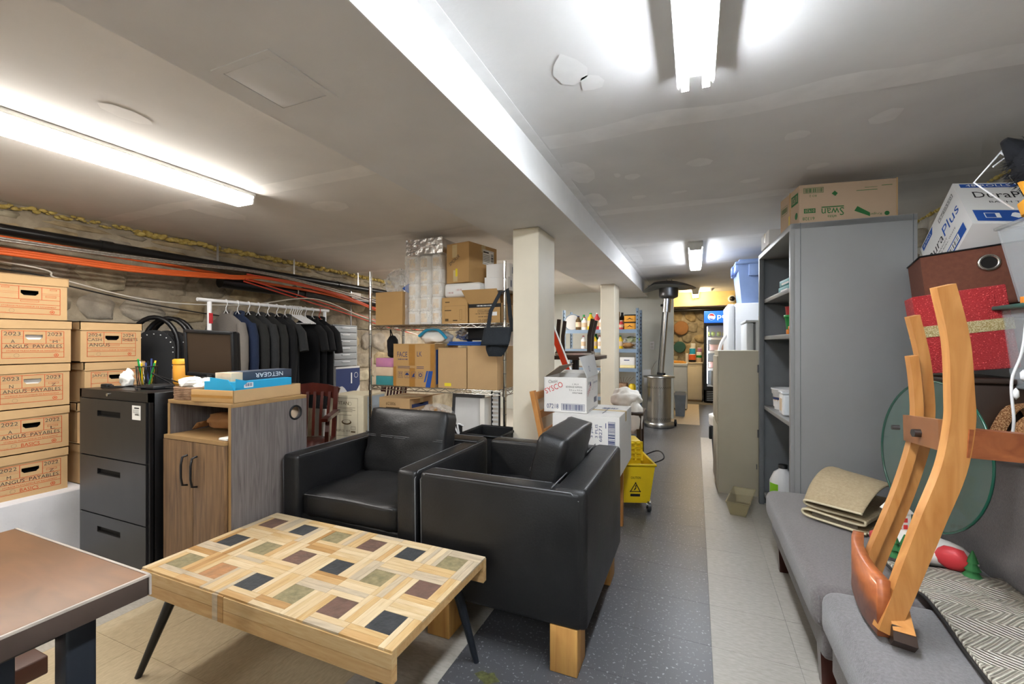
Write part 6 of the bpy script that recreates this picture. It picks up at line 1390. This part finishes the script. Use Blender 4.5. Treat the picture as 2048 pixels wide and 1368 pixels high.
# ================================================================ PILE BEHIND THE SOFA
for i, (z0, z1, lb) in enumerate(((0, .66, 'lower dark grey tote behind the sofa under the brown fabric bin'), (.66, 1.36, 'upper dark grey tote behind the sofa under the brown fabric bin'))):
    t = thing('dark_tote', lb, 'tote', (1.395, 2.68, z0), 0, 'dark totes behind the sofa'); obj('tote_body', B().box((-.16, -.17, 0), (.16, .17, z1 - z0 - .03), .01), 'cabinet_inner', t); obj('lid', B().box((-.17, -.18, z1 - z0 - .03), (.17, .18, z1 - z0), .008), 'black_plastic', t)
t = thing('fabric_bin', 'brown fabric storage bin with a metal ring holding the white carton', 'bin', (1.185, 2.66, 1.385), -.22, None, 0, -.10)
b = B(); 
for q in ((-.19, -.17, .19, -.162), (-.19, .162, .19, .17), (-.19, -.162, -.182, .162), (.182, -.162, .19, .162)): b.box((q[0], q[1], 0), (q[2], q[3], .25))
b.box((-.19, -.17, 0), (.19, .17, .008)); obj('bin_body', b, 'brown_fabric', t)
obj('edge_welt', B().tube([(-.192, -.172, .25), (.192, -.172, .25), (.192, .172, .25), (-.192, .172, .25)], .004, 6, True), 'black_plastic', t)
obj('grommet_ring', B().tube([(.02 + .03 * math.cos(2 * PI * k / 24), -.172, .18 + .03 * math.sin(2 * PI * k / 24)) for k in range(24)], .007, 8, True), 'chrome', t); obj('grommet_hole', B().cyl((.02, -.1712, .18), (.02, -.1722, .18), .028, n=24), 'hole_dark', t)
# tilted tissue carton
t = thing('tissue_carton', 'white and blue tissue carton tilted on edge in the fabric bin', 'box', (0, 0, 0))
P0 = Vector((1.116, 2.696, 1.976)); e1 = Vector((-.046, -.282, -.272)); e2 = Vector((-.025, .255, -.26)); e3 = Vector((.179, -.006, -.023))
e1 = e1.normalized(); e3 = (e3 - e1 * e3.dot(e1)).normalized(); e2 = e1.cross(e3); e2 = e2 if e2.z < 0 else -e2
l1, l2, l3 = .36, .36, .28
vs = [P0 + e1 * a * l1 + e2 * b_ * l2 + e3 * c_ * l3 for a in (0, 1) for b_ in (0, 1) for c_ in (0, 1)]
obj('carton_body', B().add(vs, [(0, 1, 3, 2), (4, 5, 7, 6), (0, 1, 5, 4), (2, 3, 7, 6), (0, 2, 6, 4), (1, 3, 7, 5)]), 'carton_white', t)
n1 = e3.cross(-e1); FR = Face(P0 + e1 * l1, e3, -e1)                  # front right face (e1,e3)
if FR.n.dot(-e2) < 0: FR.n = -FR.n; FR.o = P0 + e1 * l1 - FR.n * -.0008
FL = Face(P0 + e1 * l1 + e2 * l2, -e2, -e1)                           # left face (e1,e2)
if FL.n.dot(-e3) < 0: FL.n = -FL.n; FL.o = P0 + e1 * l1 + e2 * l2 + FL.n * .0008
b = B(); w_ = B(); k_ = B()
FR.poly(b, [(.02, .315), (.20, .315), (.215, .332), (.205, .35), (.02, .35)]); FR.rect(b, .02, .02, .26, .09)
FL.rect(b, .02, .02, .30, .06); FL.poly(b, [(.02, .31), (.12, .31), (.14, .35), (.02, .35)])
FL.text(b, 'Plus', .19, .17, .14, .07)
obj('blue_print', b, 'ink_blue', t)
FR2 = Face(P0 + e1 * l1, e3, -e1); FR2.n = FR.n; FR2.o = P0 + e1 * l1 + FR.n * .0016; FL2 = Face(P0 + e1 * l1 + e2 * l2, -e2, -e1); FL2.n = FL.n; FL2.o = P0 + e1 * l1 + e2 * l2 + FL.n * .0016
FR2.text(w_, '48 ROLLS', .04, .323, .15, .02); FR2.frame(w_, .05, .045, .05, .04, .003); FR2.rect(w_, .085, .045, .015, .04); FR2.poly(w_, [(.13, .06), (.15, .045), (.17, .06), (.16, .085), (.15, .09), (.14, .085)]); FR2.disc(w_, .22, .066, .022, 16, .014)
FL2.text(w_, '48 ROLLS', .03, .32, .08, .018); FL2.rect(w_, .13, .03, .14, .04)
obj('white_print', w_, 'white_ink', t)
FR.text(k_, 'DuraPlus', .05, .22, .22, .055); FR.text(k_, 'BATH TISSUE', .09, .175, .17, .016); FL.text(k_, 'Dura', .03, .17, .15, .06); FL.text(k_, 'ULTRASOFT', .08, .14, .12, .014); FL.text(k_, 'BATH TISSUE ROLL, WHITE', .03, .115, .24, .014); FL.frame(k_, .19, .29, .14, .03, .003); FL.text(k_, '5760350', .2, .297, .12, .016); FL2.bars(k_, .135, .034, .13, .032, 16); FR.rect(k_, .17, .19, .0, .0)
obj('black_print', k_, 'ink_black', t)
# gift box
t = thing('gift_box', 'red glitter gift box with a gold ribbon band', 'gift box', (.975, 2.24, 1.115), -.2, None, 0, -.13)
obj('box_body', B().box((-.125, -.0, 0), (.14, .17, .315), .004), 'red_glitter', t); obj('ribbon_band', B().box((-.128, -.003, .145), (.143, .173, .19), .001), 'gold_glitter', t)
t = thing('dark_hamper', 'dark brown hamper under the red gift box', 'hamper', (1.02, 2.36, .80)); obj('hamper_body', B().box((-.11, -.16, 0), (.11, .16, .27), .01), 'walnut_dark', t); obj('lid', B().box((-.12, -.17, .27), (.12, .17, .29), .006), 'walnut_dark', t)
t = thing('hidden_carton', 'grey carton carrying the see through totes behind the sofa back', 'box', (1.24, 2.05, .0)); obj('carton_body', B().box((-.02, -.22, 0), (.30, .2, 1.05), .003), 'cardboard_grey', t); obj('top_flap', B().box((-.02, -.22, 1.05), (.30, .2, 1.056)), 'cardboard', t)
t = thing('clear_tote', 'clear plastic tote with a dark green lid at the right edge', 'tote', (1.27, 2.07, 1.057), 0, 'clear totes at the right edge')
obj('tote_body', tub(.18, .15, .21, .18, 0, .29, .004), 'plastic_frost', t); obj('lid', B().box((-.235, -.2, .29), (.235, .2, .305), .004), 'plastic_teal', t)
obj('stored_cloth', B().blob((-.05, -.03, .1), (.1, .1, .09), .4, 2, 3, 1), 'netting', t); obj('stored_pink', B().blob((.0, -.08, .04), (.12, .06, .035), .4, 2, 2, 3), 'pink_card', t)
tag(obj('orange_strip', B().bar([(.99, 1.98, 1.366), (1.2, 1.91, 1.37)], .02, .008, (0, 0, 1)).bar([(1.19, 1.915, 1.37), (1.3, 1.93, 1.366)], .02, .008, (0, 0, 1)), 'orange_plastic'), 'orange plastic strip lying on the dark green lid', 'strip')
t = thing('clear_tote', 'upper frosted plastic tote holding white cloth at the right edge', 'tote', (1.27, 2.07, 1.377), 0, 'clear totes at the right edge')
obj('tote_body', tub(.17, .14, .21, .18, 0, .28, .004), 'plastic_frost', t); obj('stored_cloth', B().blob((.0, -.0, .12), (.12, .09, .1), .4, 2, 3, 7), 'tissue', t); obj('rim', B().tube([(-.212, -.182, .28), (.212, -.182, .28), (.212, .182, .28), (-.212, .182, .28)], .007, 6, True), 'plastic_frost', t)
t = thing('furry_toy', 'black furry toy with an orange felt base on the frosted tote', 'toy', (1.09, 2.05, 1.668))
fb = B().blob((.04, 0, .17), (.13, .1, .12), .15, 2, 3, 1).cyl((-.05, 0, .19), (-.115, -.02, .25), .05, .012, n=10)
q = random.Random(2)
for k in range(1500):
    a = q.uniform(0, 2 * PI); z = q.uniform(-1, 1); r = math.sqrt(1 - z * z); p = Vector((.04 + .13 * r * math.cos(a), .1 * r * math.sin(a), .17 + .12 * z)); n_ = Vector((r * math.cos(a), r * math.sin(a), z)) + Vector((q.uniform(-.4, .4), q.uniform(-.4, .4), q.uniform(-.6, .1)))
    s_ = n_.orthogonal().normalized() * .0018; fb.add([p - s_, p + s_, p + n_.normalized() * q.uniform(.012, .026)], [(0, 1, 2)])
obj('fur_body', fb, 'fur_black', t, kind='stuff'); obj('felt_base', B().lathe([(.11, .0), (.12, .04), (.08, .08)], 20, (.06, 0, 0)).prism([(-.10, .09), (-.02, .09), (-.055, -.03)], -.07, -.055, 'y'), 'felt_orange', t)
t = thing('wire_easel', 'white bent wire frame leaning over the tissue carton', 'wire frame', (0, 0, 0))
obj('wire', B().tube([(1.04, 2.115, 1.70), (.914, 2.068, 1.795), (1.008, 2.107, 1.911), (1.026, 2.115, 1.89), (.975, 2.09, 1.85)], .003, 6), 'plastic_white', t); obj('wire_clip', B().tube([(1.0, 2.10, 1.90), (1.045, 2.11, 1.86)], .003, 6), 'plastic_white', t)
t = thing('glitter_ribbon', 'bronze glitter ribbon bundle on the sofa back', 'ribbon', (1.08, 1.97, .80)); b = B()
for k in range(4): b.grid(lambda u, v, k=k: (-.07 + .16 * u + .03 * math.sin(v * 5 + k), -.12 + .1 * k + .05 * v, .03 + .15 * math.sin(PI * u) * (.5 + .2 * k) + .01 * v), 12, 3)
obj('ribbon', b, 'bronze_glitter', t, solid=.003); obj('core', B().blob((.02, .02, .04), (.08, .12, .045), .4, 2, 2, 4), 'walnut_dark', t)
t = thing('white_netting', 'white netting bundle beside the glitter ribbon', 'netting', (1.09, 1.86, .83)); obj('net', B().blob((0, 0, .06), (.07, .1, .07), .6, 3, 3, 4), 'netting', t)
t = thing('string_lights', 'white cord of string lights hanging down from the frosted tote', 'string lights', (0, 0, 0))
obj('cord', B().tube(lerp_path([(1.10, 1.93, 1.66), (1.04, 1.92, 1.66), (1.0, 1.90, 1.58), (.985, 1.90, 1.46), (.965, 1.89, 1.36), (.955, 1.9, 1.2), (.94, 1.92, 1.1), (.95, 1.93, .98), (.96, 1.95, .9), (.99, 1.93, .85)], 6), .004, 6), 'plastic_white', t)
for k, p in enumerate(((.955, 1.895, 1.12), (.95, 1.92, 1.06), (.965, 1.94, .88), (.97, 1.9, 1.34))): obj('bulb_cap', B().blob(p, (.009, .009, .02), 0, 1, 1), 'plastic_white', t)
